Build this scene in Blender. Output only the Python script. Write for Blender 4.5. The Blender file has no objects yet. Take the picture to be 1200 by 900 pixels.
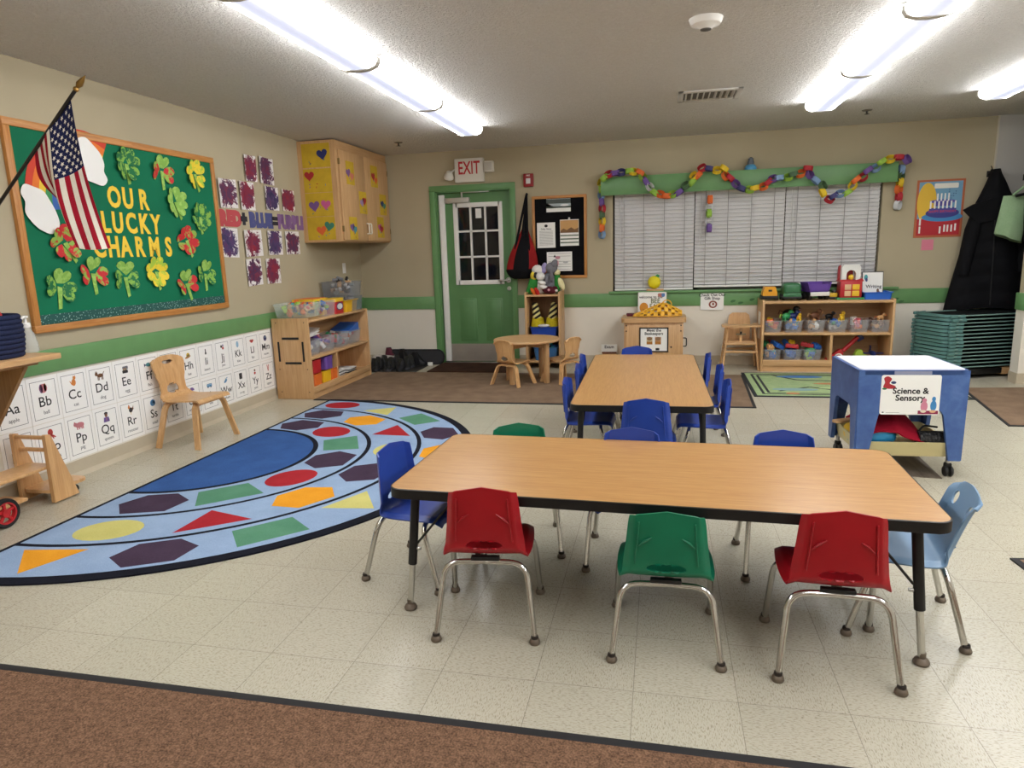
import bpy, bmesh, math, random
from math import sin, cos, pi, radians, atan2, sqrt
from mathutils import Vector, Matrix
random.seed(7)
SC = bpy.context.scene
COL = SC.collection

# ------------------------------------------------------------------ materials
def lin(h):
    if isinstance(h, str):
        h = h.lstrip('#')
        c = [int(h[i:i+2], 16)/255 for i in (0, 2, 4)]
        return tuple((x/12.92 if x <= .04045 else ((x+.055)/1.055)**2.4) for x in c) + (1,)
    return tuple(h) + (1,) if len(h) == 3 else tuple(h)

MATS = {}
class NT:
    """small wrapper around a node tree"""
    def __init__(s, name):
        s.m = bpy.data.materials.new(name); s.m.use_nodes = True
        s.t = s.m.node_tree; s.n = s.t.nodes; s.l = s.t.links
        s.b = s.n['Principled BSDF']; s.o = s.n['Material Output']
    def node(s, typ, **kw):
        n = s.n.new(typ)
        for k, v in kw.items():
            if k in n.inputs.keys() if isinstance(k, str) else False: n.inputs[k].default_value = v
            else: setattr(n, k, v)
        return n
    def link(s, a, b): s.l.new(a, b)
    def coord(s, scale=(1, 1, 1), loc=(0, 0, 0), rot=(0, 0, 0), kind='Object', randomize=False):
        tc = s.n.new('ShaderNodeTexCoord'); mp = s.n.new('ShaderNodeMapping')
        mp.inputs['Scale'].default_value = scale; mp.inputs['Location'].default_value = loc
        mp.inputs['Rotation'].default_value = rot
        src = tc.outputs[kind]
        if randomize:
            oi = s.n.new('ShaderNodeObjectInfo'); ml = s.n.new('ShaderNodeMath'); ml.operation = 'MULTIPLY'
            ml.inputs[1].default_value = 37.0; s.link(oi.outputs['Random'], ml.inputs[0])
            ad = s.n.new('ShaderNodeVectorMath'); ad.operation = 'ADD'
            s.link(src, ad.inputs[0]); s.link(ml.outputs[0], ad.inputs[1]); src = ad.outputs[0]
        s.link(src, mp.inputs['Vector']); return mp.outputs['Vector']
    def noise(s, vec, scale, detail=3, rough=.5, dist=0):
        n = s.n.new('ShaderNodeTexNoise'); n.inputs['Scale'].default_value = scale
        n.inputs['Detail'].default_value = detail; n.inputs['Roughness'].default_value = rough
        n.inputs['Distortion'].default_value = dist
        if vec is not None: s.link(vec, n.inputs['Vector'])
        return n.outputs['Fac']
    def ramp(s, fac, stops, interp='LINEAR'):
        r = s.n.new('ShaderNodeValToRGB'); e = r.color_ramp; e.interpolation = interp
        e.elements[0].position = stops[0][0]; e.elements[0].color = lin(stops[0][1])
        e.elements[1].position = stops[-1][0]; e.elements[1].color = lin(stops[-1][1])
        for p, c in stops[1:-1]:
            x = e.elements.new(p); x.color = lin(c)
        s.link(fac, r.inputs['Fac']); return r.outputs['Color']
    def mix(s, fac, a, b):
        m = s.n.new('ShaderNodeMix'); m.data_type = 'RGBA'
        for i, v in ((0, fac), (6, a), (7, b)):
            if hasattr(v, 'is_output'): s.link(v, m.inputs[i])
            else: m.inputs[i].default_value = v if i == 0 else lin(v)
        return m.outputs[2]
    def math(s, op, a, b=None):
        m = s.n.new('ShaderNodeMath'); m.operation = op
        for i, v in enumerate((a, b)):
            if v is None: continue
            if hasattr(v, 'is_output'): s.link(v, m.inputs[i])
            else: m.inputs[i].default_value = v
        return m.outputs[0]
    def bump(s, h, strength=.2, dist=.01):
        b = s.n.new('ShaderNodeBump'); b.inputs['Strength'].default_value = strength
        b.inputs['Distance'].default_value = dist
        s.link(h, b.inputs['Height']); s.link(b.outputs[0], s.b.inputs['Normal'])
    def color(s, c):
        if hasattr(c, 'is_output'): s.link(c, s.b.inputs['Base Color'])
        else: s.b.inputs['Base Color'].default_value = lin(c)
    def set(s, rough=.5, metal=0, spec=.5):
        s.b.inputs['Roughness'].default_value = rough; s.b.inputs['Metallic'].default_value = metal
        s.b.inputs['Specular IOR Level'].default_value = spec
        return s

def mat(col, rough=.5, metal=0, var=0, spec=.5):
    """plain coloured material, a little procedural unevenness if var"""
    key = (col, rough, metal, var, spec)
    if key in MATS: return MATS[key]
    n = NT('surface_%d' % len(MATS)); n.set(rough, metal, spec)
    if var:
        f = n.noise(n.coord(), 9, 4)
        c = lin(col)
        a = tuple(max(0, x*(1-var)) for x in c[:3]); b = tuple(min(1, x*(1+var)) for x in c[:3])
        n.color(n.ramp(f, [(.3, a), (.7, b)]))
    else: n.color(col)
    MATS[key] = n.m
    return n.m

def wood(key, c1, c2, c3=None, axis=0, scale=1, rough=.4, grain=14, coat=0):
    if key in MATS: return MATS[key]
    n = NT(key); sc = [grain*scale]*3; sc[axis] = .9*scale
    v = n.coord(tuple(sc))
    f = n.noise(v, 3.0, 5, .6, .6)
    col = n.ramp(f, [(.28, c1), (.5, c2), (.74, c3 or c2)])
    sc2 = [70*scale]*3; sc2[axis] = 3*scale
    f2 = n.noise(n.coord(tuple(sc2)), 2.5, 3, .6)
    dk = n.ramp(f2, [(.3, (.82, .80, .78)), (.55, (1, 1, 1))])
    m = n.n.new('ShaderNodeMix'); m.data_type = 'RGBA'; m.blend_type = 'MULTIPLY'; m.inputs[0].default_value = .6
    n.link(col, m.inputs[6]); n.link(dk, m.inputs[7]); n.color(m.outputs[2])
    n.set(rough)
    if coat: n.b.inputs['Coat Weight'].default_value = coat
    MATS[key] = n.m
    return n.m

def clear(key, tint='#ffffff', alpha=.25, rough=.08):
    """thin clear plastic: mix of transparency and a tinted glossy sheet"""
    if key in MATS: return MATS[key]
    n = NT(key); n.color(tint); n.set(rough)
    n.b.inputs['Alpha'].default_value = alpha
    MATS[key] = n.m
    return n.m

def emit(key, col, strength):
    if key in MATS: return MATS[key]
    n = NT(key); n.color(col); n.b.inputs['Emission Color'].default_value = lin(col)
    n.b.inputs['Emission Strength'].default_value = strength
    MATS[key] = n.m
    return n.m

def fabric(key, c1, c2, scale=220, rough=.95, bump=.4, big=6):
    if key in MATS: return MATS[key]
    n = NT(key); v = n.coord()
    f = n.noise(v, scale, 2); g = n.noise(v, big, 4)
    col = n.ramp(n.math('ADD', n.math('MULTIPLY', f, .6), n.math('MULTIPLY', g, .4)), [(.35, c1), (.65, c2)])
    n.color(col); n.set(rough, spec=.15); n.bump(f, bump, .004)
    MATS[key] = n.m
    return n.m

# ------------------------------------------------------------------ mesh building
def rot(rx=0, ry=0, rz=0):
    return (Matrix.Rotation(rz, 4, 'Z') @ Matrix.Rotation(ry, 4, 'Y') @ Matrix.Rotation(rx, 4, 'X'))
def tr(x, y, z): return Matrix.Translation((x, y, z))

class MB:
    def __init__(s): s.v = []; s.f = []; s.mi = []; s.mats = []; s.sm = []
    def m(s, mt):
        if mt not in s.mats: s.mats.append(mt)
        return s.mats.index(mt)
    def add(s, vs, fs, mt, M=None, smooth=False):
        o = len(s.v); k = s.m(mt)
        s.v += [tuple(M @ Vector(p)) for p in vs] if M is not None else [tuple(p) for p in vs]
        for f in fs: s.f.append(tuple(i+o for i in f)); s.mi.append(k); s.sm.append(smooth)
        return s
    def addbm(s, bm, mt, M=None, smooth=False):
        bm.verts.index_update()
        s.add([v.co[:] for v in bm.verts], [[v.index for v in f.verts] for f in bm.faces], mt, M, smooth); bm.free()
        return s
    def box(s, c, d, mt, bev=0, M=None, R=None, seg=2):
        x, y, z = (k/2 for k in d)
        T = tr(*c)
        if R is not None: T = T @ R
        if M is not None: T = M @ T
        if bev:
            bm = bmesh.new(); bmesh.ops.create_cube(bm, size=1)
            bmesh.ops.scale(bm, vec=d, verts=bm.verts)
            bmesh.ops.bevel(bm, geom=list(bm.edges), offset=min(bev, min(d)*.45), segments=seg, affect='EDGES', profile=.5)
            return s.addbm(bm, mt, T, True)
        vs = [(-x, -y, -z), (x, -y, -z), (x, y, -z), (-x, y, -z), (-x, -y, z), (x, -y, z), (x, y, z), (-x, y, z)]
        return s.add(vs, [(0, 3, 2, 1), (4, 5, 6, 7), (0, 1, 5, 4), (1, 2, 6, 5), (2, 3, 7, 6), (3, 0, 4, 7)], mt, T)
    def bx(s, x0, x1, y0, y1, z0, z1, mt, bev=0, M=None):
        return s.box(((x0+x1)/2, (y0+y1)/2, (z0+z1)/2), (abs(x1-x0), abs(y1-y0), abs(z1-z0)), mt, bev, M)
    def tube(s, pts, r, mt, n=10, M=None, closed=False, caps=True, rs=None):
        P = [Vector(p) for p in pts]; N = len(P); rings = []
        up = None
        for i, p in enumerate(P):
            a = P[i-1] if (i > 0 or closed) else p
            b = P[(i+1) % N] if (i < N-1 or closed) else p
            t = (b-a).normalized()
            if up is None:
                up = Vector((0, 0, 1)) if abs(t.z) < .9 else Vector((1, 0, 0))
            side = t.cross(up)
            if side.length < 1e-6: side = t.orthogonal()
            side.normalize(); up = side.cross(t).normalized()
            rr = rs[i] if rs else r
            rings.append([p + rr*(cos(2*pi*k/n)*side + sin(2*pi*k/n)*up) for k in range(n)])
        vs = [v for q in rings for v in q]; fs = []
        for i in range(N if closed else N-1):
            j = (i+1) % N
            for k in range(n):
                fs.append((i*n+k, i*n+(k+1) % n, j*n+(k+1) % n, j*n+k))
        if caps and not closed: fs += [tuple(reversed(range(n))), tuple((N-1)*n+k for k in range(n))]
        return s.add(vs, fs, mt, M, True)
    def cyl(s, p0, p1, r, mt, n=16, M=None, r1=None):
        return s.tube([p0, p1], r, mt, n, M, rs=[r, r if r1 is None else r1])
    def lathe(s, prof, mt, n=24, M=None, smooth=True, cap=True):
        vs = []; fs = []; N = len(prof)
        for k in range(n):
            a = 2*pi*k/n
            for r, z in prof: vs.append((r*cos(a), r*sin(a), z))
        for k in range(n):
            j = (k+1) % n
            for i in range(N-1): fs.append((k*N+i, j*N+i, j*N+i+1, k*N+i+1))
        if cap and prof[0][0] > 1e-6: fs.append(tuple(k*N for k in reversed(range(n))))
        if cap and prof[-1][0] > 1e-6: fs.append(tuple(k*N+N-1 for k in range(n)))
        return s.add(vs, fs, mt, M, smooth)
    def ball(s, c, r, mt, n=14, M=None, R=None):
        if not hasattr(r, '__len__'): r = (r, r, r)
        prof = [(sin(pi*i/8), -cos(pi*i/8)) for i in range(9)]
        prof[0] = (0, -1); prof[-1] = (0, 1)
        T = tr(*c)
        if R is not None: T = T @ R
        T = T @ Matrix.Diagonal((r[0], r[1], r[2], 1))
        if M is not None: T = M @ T
        return s.lathe(prof, mt, n, T)
    def prism(s, poly, t0, t1, mt, M=None, smooth=False):
        """polygon in the local x-z plane, extruded along -y (t0 -> t1 towards the viewer)"""
        n = len(poly)
        vs = [(x, -t0, z) for x, z in poly] + [(x, -t1, z) for x, z in poly]
        a = sum(poly[i][0]*poly[(i+1) % n][1]-poly[(i+1) % n][0]*poly[i][1] for i in range(n))
        fs = [tuple(range(n)), tuple(reversed(range(n, 2*n)))]
        fs += [(i, i+n, (i+1) % n+n, (i+1) % n) for i in range(n)]
        if a > 0: fs = [tuple(reversed(f)) for f in fs]
        return s.add(vs, fs, mt, M, smooth)
    def slab(s, poly, z0, z1, mt, M=None):
        """polygon in the x-y plane, extruded in z"""
        R = Matrix(((1, 0, 0, 0), (0, 0, 1, 0), (0, -1, 0, 0), (0, 0, 0, 1)))
        return s.prism(poly, z0, z1, mt, (M if M is not None else Matrix()) @ Matrix(((1, 0, 0, 0), (0, 0, 1, 0), (0, -1, 0, 0), (0, 0, 0, 1))))
    def text(s, txt, size, mt, M=None, bold=0, depth=.0006, sx=1, align='CENTER', spacing=1, lift=0):
        """lettering standing in the local x-z plane, facing -y"""
        c = bpy.data.curves.new('lettering', 'FONT'); c.body = txt; c.size = size
        c.align_x = align; c.align_y = 'CENTER'; c.offset = bold; c.extrude = depth; c.resolution_u = 3
        c.space_character = spacing; c.space_line = .85
        o = bpy.data.objects.new('lettering', c); COL.objects.link(o)
        dg = bpy.context.evaluated_depsgraph_get(); dg.update()
        me = bpy.data.meshes.new_from_object(o.evaluated_get(dg))
        R = tr(0, -lift-depth, 0) @ Matrix.Rotation(pi/2, 4, 'X') @ Matrix.Diagonal((sx, 1, 1, 1))
        T = (M if M is not None else Matrix()) @ R
        s.add([v.co[:] for v in me.vertices], [list(p.vertices) for p in me.polygons], mt, T)
        bpy.data.objects.remove(o); bpy.data.curves.remove(c); bpy.data.meshes.remove(me)
        return s
    def grid(s, fn, nu, nv, mt, M=None, thick=0, skip=None, smooth=True):
        """fn(u,v) u,v in 0..1; optional shell thickness"""
        bm = bmesh.new(); V = [[bm.verts.new(fn(i/nu, j/nv)) for j in range(nv+1)] for i in range(nu+1)]
        for i in range(nu):
            for j in range(nv):
                if skip and skip((i+.5)/nu, (j+.5)/nv): continue
                bm.faces.new((V[i][j], V[i+1][j], V[i+1][j+1], V[i][j+1]))
        for v in list(bm.verts):
            if not v.link_faces: bm.verts.remove(v)
        bm.normal_update()
        if thick:
            nv0 = {v: bm.verts.new(v.co-v.normal*thick) for v in list(bm.verts)}
            edges = [(e.verts[0], e.verts[1], e.link_loops[0]) for e in bm.edges if len(e.link_faces) == 1]
            rim = [((l.vert, l.link_loop_next.vert)) for _, _, l in edges]
            for f_ in list(bm.faces):
                try: bm.faces.new([nv0[v] for v in reversed(f_.verts)])
                except ValueError: pass
            for a, b in rim:
                try: bm.faces.new((b, a, nv0[a], nv0[b]))
                except ValueError: pass
        return s.addbm(bm, mt, M, smooth)
    def mesh(s, name):
        me = bpy.data.meshes.new(name); me.from_pydata(s.v, [], s.f)
        for mt in s.mats: me.materials.append(mt)
        me.polygons.foreach_set('material_index', s.mi); me.polygons.foreach_set('use_smooth', s.sm)
        me.update()
        if any(s.sm): me.set_sharp_from_angle(angle=radians(38))
        return me
    def build(s, name, parent=None, label=None, cat=None, loc=None, rz=0, group=None, kind=None):
        o = bpy.data.objects.new(name, s.mesh(name)); COL.objects.link(o)
        if parent is not None: o.parent = parent
        if loc is not None: o.location = loc
        if rz: o.rotation_euler = (0, 0, rz)
        return tag(o, label, cat, group, kind)

def tag(o, label=None, cat=None, group=None, kind=None):
    if label: o['label'] = label
    if cat: o['category'] = cat
    if group: o['group'] = group
    if kind: o['kind'] = kind
    return o
def thing(name, label, cat, loc=(0, 0, 0), rz=0, group=None):
    o = bpy.data.objects.new(name, None); o.empty_display_size = .1; COL.objects.link(o)
    o.location = loc; o.rotation_euler = (0, 0, rz)
    return tag(o, label, cat, group)
def dup(root, label, loc, rz, scale=None, group=None):
    """a copy of a thing with copies of its parts and sub-parts"""
    r = root.copy(); COL.objects.link(r); r.location = loc; r.rotation_euler = (0, 0, rz)
    if scale: r.scale = scale
    r['label'] = label
    if group: r['group'] = group
    for ch in list(root.children):
        c = ch.copy(); COL.objects.link(c); c.parent = r
        for g in list(ch.children):
            d = g.copy(); COL.objects.link(d); d.parent = c
    return r
def struct(mb, name, parent=None): return mb.build(name, parent, kind=None if parent else 'structure')

def rrect(w, h, r, n=6, cx=0, cy=0):
    P = []
    for sx, sy, a0 in ((1, 1, 0), (-1, 1, 90), (-1, -1, 180), (1, -1, 270)):
        for i in range(n+1):
            a = radians(a0+90*i/n)
            P.append((cx+sx*(w/2-r)+r*cos(a), cy+sy*(h/2-r)+r*sin(a)))
    return P
def ell(rx, ry, n=24, cx=0, cy=0, a=0):
    return [(cx+rx*cos(2*pi*i/n)*cos(a)-ry*sin(2*pi*i/n)*sin(a), cy+rx*cos(2*pi*i/n)*sin(a)+ry*sin(2*pi*i/n)*cos(a)) for i in range(n)]
def heart(w, n=22, cx=0, cy=0, a=0):
    P = []
    for i in range(n):
        t = 2*pi*i/n
        x = 16*sin(t)**3/32*w; y = (13*cos(t)-5*cos(2*t)-2*cos(3*t)-cos(4*t))/32*w
        P.append((cx+x*cos(a)-y*sin(a), cy+x*sin(a)+y*cos(a)))
    return P
def fillet(pts, r, n=6):
    """round the inner corners of a polyline"""
    P = [Vector(p) for p in pts]; out = [P[0]]
    for i in range(1, len(P)-1):
        a, b, c = P[i-1], P[i], P[i+1]
        u = (a-b).normalized(); w = (c-b).normalized(); d = min(r, (a-b).length*.49, (c-b).length*.49)
        for k in range(n+1):
            t = k/n
            out.append((1-t)**2*(b+u*d)+2*t*(1-t)*b+t*t*(b+w*d))
    out.append(P[-1]); return out
FACE_LEFT_WALL = pi/2        # things built facing -y, turned to face +x from the left wall
EXPOSURE = 1.02
# ------------------------------------------------------------------ palette
W_MAPLE = wood('maple', '#bd9363', '#caa172', '#d3ad80', axis=2, rough=.4)
W_MAPLE_H = wood('maple_lengthwise', '#bd9363', '#caa172', '#d3ad80', axis=0, rough=.4)
W_MAPLE_Y = wood('maple_depthwise', '#bd9363', '#caa172', '#d3ad80', axis=1, rough=.4)
W_PLY = wood('bent_plywood', '#c0935f', '#cea26f', '#d9b182', axis=2, rough=.35)
W_OAK = wood('oak_frame', '#a5672c', '#bd8142', '#cc9656', axis=0, rough=.45, scale=1.6)
W_OAK_V = wood('oak_frame_upright', '#a5672c', '#bd8142', '#cc9656', axis=2, rough=.45, scale=1.6)
W_OAK_Y = wood('oak_frame_along_wall', '#a5672c', '#bd8142', '#cc9656', axis=1, rough=.45, scale=1.6)
W_TOP = wood('oak_laminate', '#a97a47', '#b58853', '#be935d', axis=0, rough=.3, scale=2.2)
W_TOP_Y = wood('oak_laminate_endways', '#c08a48', '#d2a05c', '#ddb06e', axis=1, rough=.3, scale=1.3)
W_DARK = wood('dark_birch', '#6e4a22', '#80582c', '#8c6334', axis=2, rough=.45)
CHROME = mat('#c9c7c2', .16, 1)
STEEL = mat('#b9b7b2', .35, 1)
BLACK = mat('#0b0b0c', .45)
BLACKSOFT = mat('#141416', .85)
WHITE = mat('#e9e8e4', .5)
PAPER = mat('#eeeeea', .8)
INK = mat('#1c1c1e', .7)
GREENP = mat('#66945e', .42, var=.05)
GREEND = mat('#588552', .45, var=.04)

H = 2.502; XR = 8.7; YF = -10.2; XB = 6.877
# floor of streaked vinyl tile --------------------------------------
def floor_mat():
    n = NT('vinyl_tile'); T = .3048
    v = n.coord(loc=(-2.0411, 6.0533, 0))
    br = n.n.new('ShaderNodeTexBrick'); br.offset = 0; br.squash = 1
    br.inputs['Scale'].default_value = 1; br.inputs['Brick Width'].default_value = T
    br.inputs['Row Height'].default_value = T; br.inputs['Mortar Size'].default_value = .0011
    br.inputs['Mortar Smooth'].default_value = .3; br.inputs['Bias'].default_value = 0
    br.inputs['Color1'].default_value = lin('#bfbaa9'); br.inputs['Color2'].default_value = lin('#bab5a4')
    br.inputs['Mortar'].default_value = lin('#8f897c'); n.link(v, br.inputs['Vector'])
    ch = n.n.new('ShaderNodeTexChecker'); ch.inputs['Scale'].default_value = 1/T; n.link(v, ch.inputs['Vector'])
    a = n.noise(n.coord((300, 85, 1)), 1, 2, .5, .5); b = n.noise(n.coord((85, 300, 1)), 1, 2, .5, .5)
    mx = n.n.new('ShaderNodeMix'); mx.data_type = 'FLOAT'
    n.link(ch.outputs['Fac'], mx.inputs[0]); n.link(a, mx.inputs[2]); n.link(b, mx.inputs[3])
    st = n.ramp(mx.outputs[0], [(.28, (.50, .47, .42)), (.38, (.74, .72, .67)), (.48, (.97, .97, .96)), (.64, (1, 1, 1)), (.75, (1.0, .985, .95))])
    m = n.n.new('ShaderNodeMix'); m.data_type = 'RGBA'; m.blend_type = 'MULTIPLY'; m.inputs[0].default_value = .9
    n.link(br.outputs['Color'], m.inputs[6]); n.link(st, m.inputs[7])
    big = n.ramp(n.noise(n.coord(), .9, 1, .4), [(.2, (.96, .955, .945)), (.8, (1, 1, 1))])
    m2 = n.n.new('ShaderNodeMix'); m2.data_type = 'RGBA'; m2.blend_type = 'MULTIPLY'; m2.inputs[0].default_value = 1
    n.link(m.outputs[2], m2.inputs[6]); n.link(big, m2.inputs[7]); n.color(m2.outputs[2])
    n.b.inputs['Roughness'].default_value = .27; n.b.inputs['Specular IOR Level'].default_value = .45
    n.bump(n.noise(n.coord(), 14, 2), .04, .01)
    return n.m
def ceil_mat():
    n = NT('textured_ceiling'); v = n.coord()
    f = n.noise(v, 55, 4, .65, .3); n.color(n.ramp(f, [(.3, '#e9e6e1'), (.7, '#f3f1ed')]))
    n.set(.9, spec=.1); n.bump(n.ramp(f, [(.38, (0, 0, 0)), (.62, (1, 1, 1))]), .9, .012)
    return n.m
def wall_mat(key, c1, c2, rough=.75, bump=.12):
    n = NT(key); v = n.coord(); f = n.noise(v, 90, 3); g = n.noise(v, 1.3, 3)
    n.color(n.ramp(g, [(.3, c1), (.7, c2)])); n.set(rough, spec=.25); n.bump(f, bump, .003)
    return n.m
FLOORM = floor_mat(); CEILM = ceil_mat()
BEIGE = wall_mat('beige_paint', '#aca187', '#b3a88d')
BOUNCEW = wall_mat('pale_bounce_paint', '#e6e2d8', '#ece8df')  # unseen right and front walls made pale to bounce light onto the ceiling
GREYW = wall_mat('grey_white_paint', '#b4b1aa', '#bbb8b1')
PANELW = wall_mat('white_wall_panel', '#dad5c8', '#e2ddd1', .45, .05)
BASEM = mat('#b9ae98', .5, var=.04)

struct(MB().bx(0, XR, YF, .3, -.1, 0, FLOORM), 'floor')
struct(MB().bx(-.1, XR+.1, YF-.1, .3, H, H+.1, CEILM), 'ceiling')
struct(MB().bx(-.12, 0, YF, .12, 0, H, BEIGE), 'wall_left')
# back wall with the openings for the door and the window
DX0, DX1, DZ = 1.0, 1.925, 2.06
WX0, WX1, WZ0, WZ1 = 3.094, 5.872, .845, 1.95
wb = MB()
for a in ((0, DX0, 0, H), (DX0, DX1, DZ, H), (DX1, WX0, 0, H), (WX0, WX1, 0, WZ0), (WX0, WX1, WZ1, H), (WX1, XB, 0, H)):
    wb.bx(a[0], a[1], 0, .14, a[2], a[3], BEIGE)
wb.bx(XB, XR, -.012, .14, 0, H, GREYW)
wb.bx(XB-.006, XB+.006, -.016, 0, 0, H, mat('#c9c2b0', .5))
struct(wb, 'wall_back')
struct(MB().bx(XR, XR+.1, YF, .1, 0, H, BOUNCEW), 'wall_right')
struct(MB().bx(0, XR, YF-.1, YF, 0, H, BOUNCEW), 'wall_front')
# short wall that closes the coat alcove on the right
struct(MB().bx(6.83, XR, -1.0, -.87, 0, H, BEIGE).bx(6.822, XR, -1.008, -.862, .10, .671, PANELW), 'wall_partition')
struct(MB().bx(6.81, XR, -1.022, -.85, .671, .824, GREENP, .006), 'trim_1')
struct(MB().bx(6.815, XR, -1.016, -.86, 0, .10, BASEM), 'baseboard_partition')
# green rail, white wainscot panels, cove base
ZB, ZT = .671, .824
struct(MB().bx(0, .939, -.02, 0, ZB, ZT, GREENP, .004), 'trim_2')
rb = MB().bx(1.978, XB, -.02, 0, ZB, ZT, GREENP, .004)
for x, z in ((4.24, .745), (4.42, .72), (4.5, .70), (4.62, .735), (6.02, .70), (6.07, .72), (6.12, .69)):     # chipped paint
    rb.prism([(x-.03, z-.012), (x-.01, z-.02), (x+.02, z-.008), (x+.03, z+.008), (x, z+.012), (x-.02, z+.006)], .0200, .0206, mat('#3c6a3c', .6))
struct(rb, 'trim_3')
struct(MB().bx(0, .02, YF, 0, .69, ZT+.005, GREENP, .004), 'trim_4')
struct(MB().bx(.01, .939, -.008, 0, .1, ZB, PANELW), 'trim_5')
tp = MB().bx(1.978, XB, -.008, 0, .1, ZB, PANELW)
struct(tp, 'trim_6')
struct(MB().bx(0, .008, YF, 0, .1, .69, PANELW), 'trim_7')
bl = MB().bx(0, .014, YF, 0, 0, .105, BASEM).prism([(0, 0), (.03, 0), (.014, .03), (0, .03)], -YF, 0, BASEM)
struct(bl, 'baseboard_left')
bb = MB().bx(.014, .93, -.014, 0, 0, .105, BASEM).bx(1.985, XR, -.014, 0, 0, .105, BASEM)
struct(bb, 'baseboard_back')

# ------------------------------------------------------------------ window
win = thing('window_1', None, None); win['kind'] = 'structure'
ALU = mat('#4a4842', .5, .4)
f = MB()
f.bx(WX0, WX1, .07, .12, WZ0, WZ0+.05, ALU).bx(WX0, WX1, .07, .12, WZ1-.05, WZ1, ALU)
for x in (WX0+.025, WX0+.93, WX0+1.86, WX1-.025): f.bx(x-.025, x+.025, .07, .12, WZ0, WZ1, ALU)
f.build('window_frame', win)
MB().bx(WX0, WX1, .094, .098, WZ0, WZ1, clear('window_glass', '#20242a', .5, .03)).build('window_pane', win)
MB().bx(3.05, 6.08, -.05, .07, .822, .846, GREENP, .004).build('window_sill', win)
# three white venetian blinds
def slat_mat():
    n = NT('blind_slat'); n.color('#dcdcde'); n.set(.45); return n.m
SLAT = slat_mat(); CORD = mat('#8a8a8a', .8)
def blind(x0, x1, z0, z1, label):
    t = thing('window_blind', label, 'blind', ((x0+x1)/2, .03, z0), 0, 'blinds on the wide window')
    w = x1-x0; h = z1-z0
    MB().box((0, 0, h-.02), (w, .04, .04), SLAT, .003).build('headrail', t)
    MB().box((0, -.004, .012), (w, .03, .024), WHITE, .004).build('bottom_rail', t)
    s = MB(); k = 0; z = .03
    while z < h-.045:
        R = rot(radians(-63))
        s.grid(lambda u, v: ((u-.5)*w, (v-.5)*.0425, .004*(1-(2*v-1)**2)), 1, 4, SLAT, tr(0, 0, z+.02) @ R, .0012)
        z += .0405; k += 1
    s.build('slat', t)
    c = MB()
    for q in (.12, .37, .63, .88):
        c.bx((q-.5)*w-.003, (q-.5)*w+.003, -.031, -.029, .02, h-.02, CORD)
    c.build('ladder_cord', t)
    MB().cyl((-w/2+.06, -.035, h-.05), (-w/2+.06, -.035, h*.45), .004, clear('wand', '#dddddd', .6)).build('tilt_wand', t)
blind(3.115, 3.985, .852, 1.94, 'white slatted blind nearest the black notice board, hanging furthest down')
blind(3.995, 4.925, .874, 1.94, 'white slatted blind in the middle, behind the short hanging paper chain')
blind(4.935, 5.855, .884, 1.94, 'white slatted blind nearest the birthday cake poster')
# green painted valance box over the window
vb = MB().bx(-1.5, 1.5, -.115, -.10, -.085, .105, GREENP, .004).bx(-1.5, 1.5, -.10, 0, .09, .105, GREENP)
vb.bx(-1.5, -1.485, -.10, 0, -.085, .105, GREENP).bx(1.485, 1.5, -.10, 0, -.085, .105, GREENP)
vb.bx(-1.5, 1.5, -.125, -.115, -.092, -.078, GREENP, .003)
vb.build('window_valance', None, 'long green painted wooden valance box above the window blinds', 'valance', (4.47, 0, 2.0))

# ------------------------------------------------------------------ door
door = thing('door_1', None, None); door['kind'] = 'structure'
d = MB()
d.bx(.939, 1.008, -.022, 0, 0, 2.05, GREENP, .004).bx(1.917, 1.978, -.022, 0, 0, 2.05, GREENP, .004).bx(.939, 1.978, -.022, 0, 2.05, 2.117, GREENP, .004)
d.bx(1.0, 1.03, -.01, .14, 0, 2.06, GREEND).bx(1.9, 1.925, -.01, .14, 0, 2.06, GREEND).bx(1.0, 1.925, -.01, .14, 2.035, 2.06, GREEND)
d.build('door_frame', door)
LY = .055     # face of the leaf
lf = MB()
LX0, LX1 = 1.035, 1.898
hx0, hx1, hz0, hz1 = 1.235, 1.775, .985, 1.885
for a in ((LX0, hx0, .015, 2.033), (hx1, LX1, .015, 2.033), (hx0, hx1, .015, hz0), (hx0, hx1, hz1, 2.033)):
    lf.bx(a[0], a[1], LY, LY+.045, a[2], a[3], GREEND)
for x0, x1 in ((1.235, 1.45), (1.56, 1.775)):
    for r, t in ((0, .004), (.03, .007)):
        z0, z1 = .27+r, .79-r
        lf.bx(x0+r, x1-r, LY-t, LY, z0, z1, GREEND, .006)
lf.build('door_leaf', door)
gr = MB()
for x0, x1, z0, z1 in ((hx0-.03, hx0+.022, hz0-.03, hz1+.03), (hx1-.022, hx1+.03, hz0-.03, hz1+.03), (hx0, hx1, hz0-.03, hz0+.022), (hx0, hx1, hz1-.022, hz1+.03)):
    gr.bx(x0, x1, LY-.014, LY+.05, z0, z1, WHITE, .003)
for k in (1, 2):
    x = hx0+(hx1-hx0)*k/3; z = hz0+(hz1-hz0)*k/3
    gr.bx(x-.011, x+.011, LY-.006, LY+.045, hz0, hz1, WHITE).bx(hx0, hx1, LY-.006, LY+.045, z-.011, z+.011, WHITE)
gr.build('window_grille', door)
MB().bx(hx0, hx1, LY+.018, LY+.024, hz0, hz1, clear('door_glass', '#15161a', .72, .03)).build('window_pane', door)
MB().bx(1.07, 1.865, LY-.004, LY, .02, .235, mat('#a39d94', .4, .5, .05)).build('kick_plate', door)
fg = MB().bx(1.036, 1.11, LY-.035, LY-.004, .02, 2.015, WHITE, .008).bx(1.045, 1.05, LY-.038, LY-.03, .03, 2.0, mat('#c9c8c4', .5))
fg.build('finger_guard', door)
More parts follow.
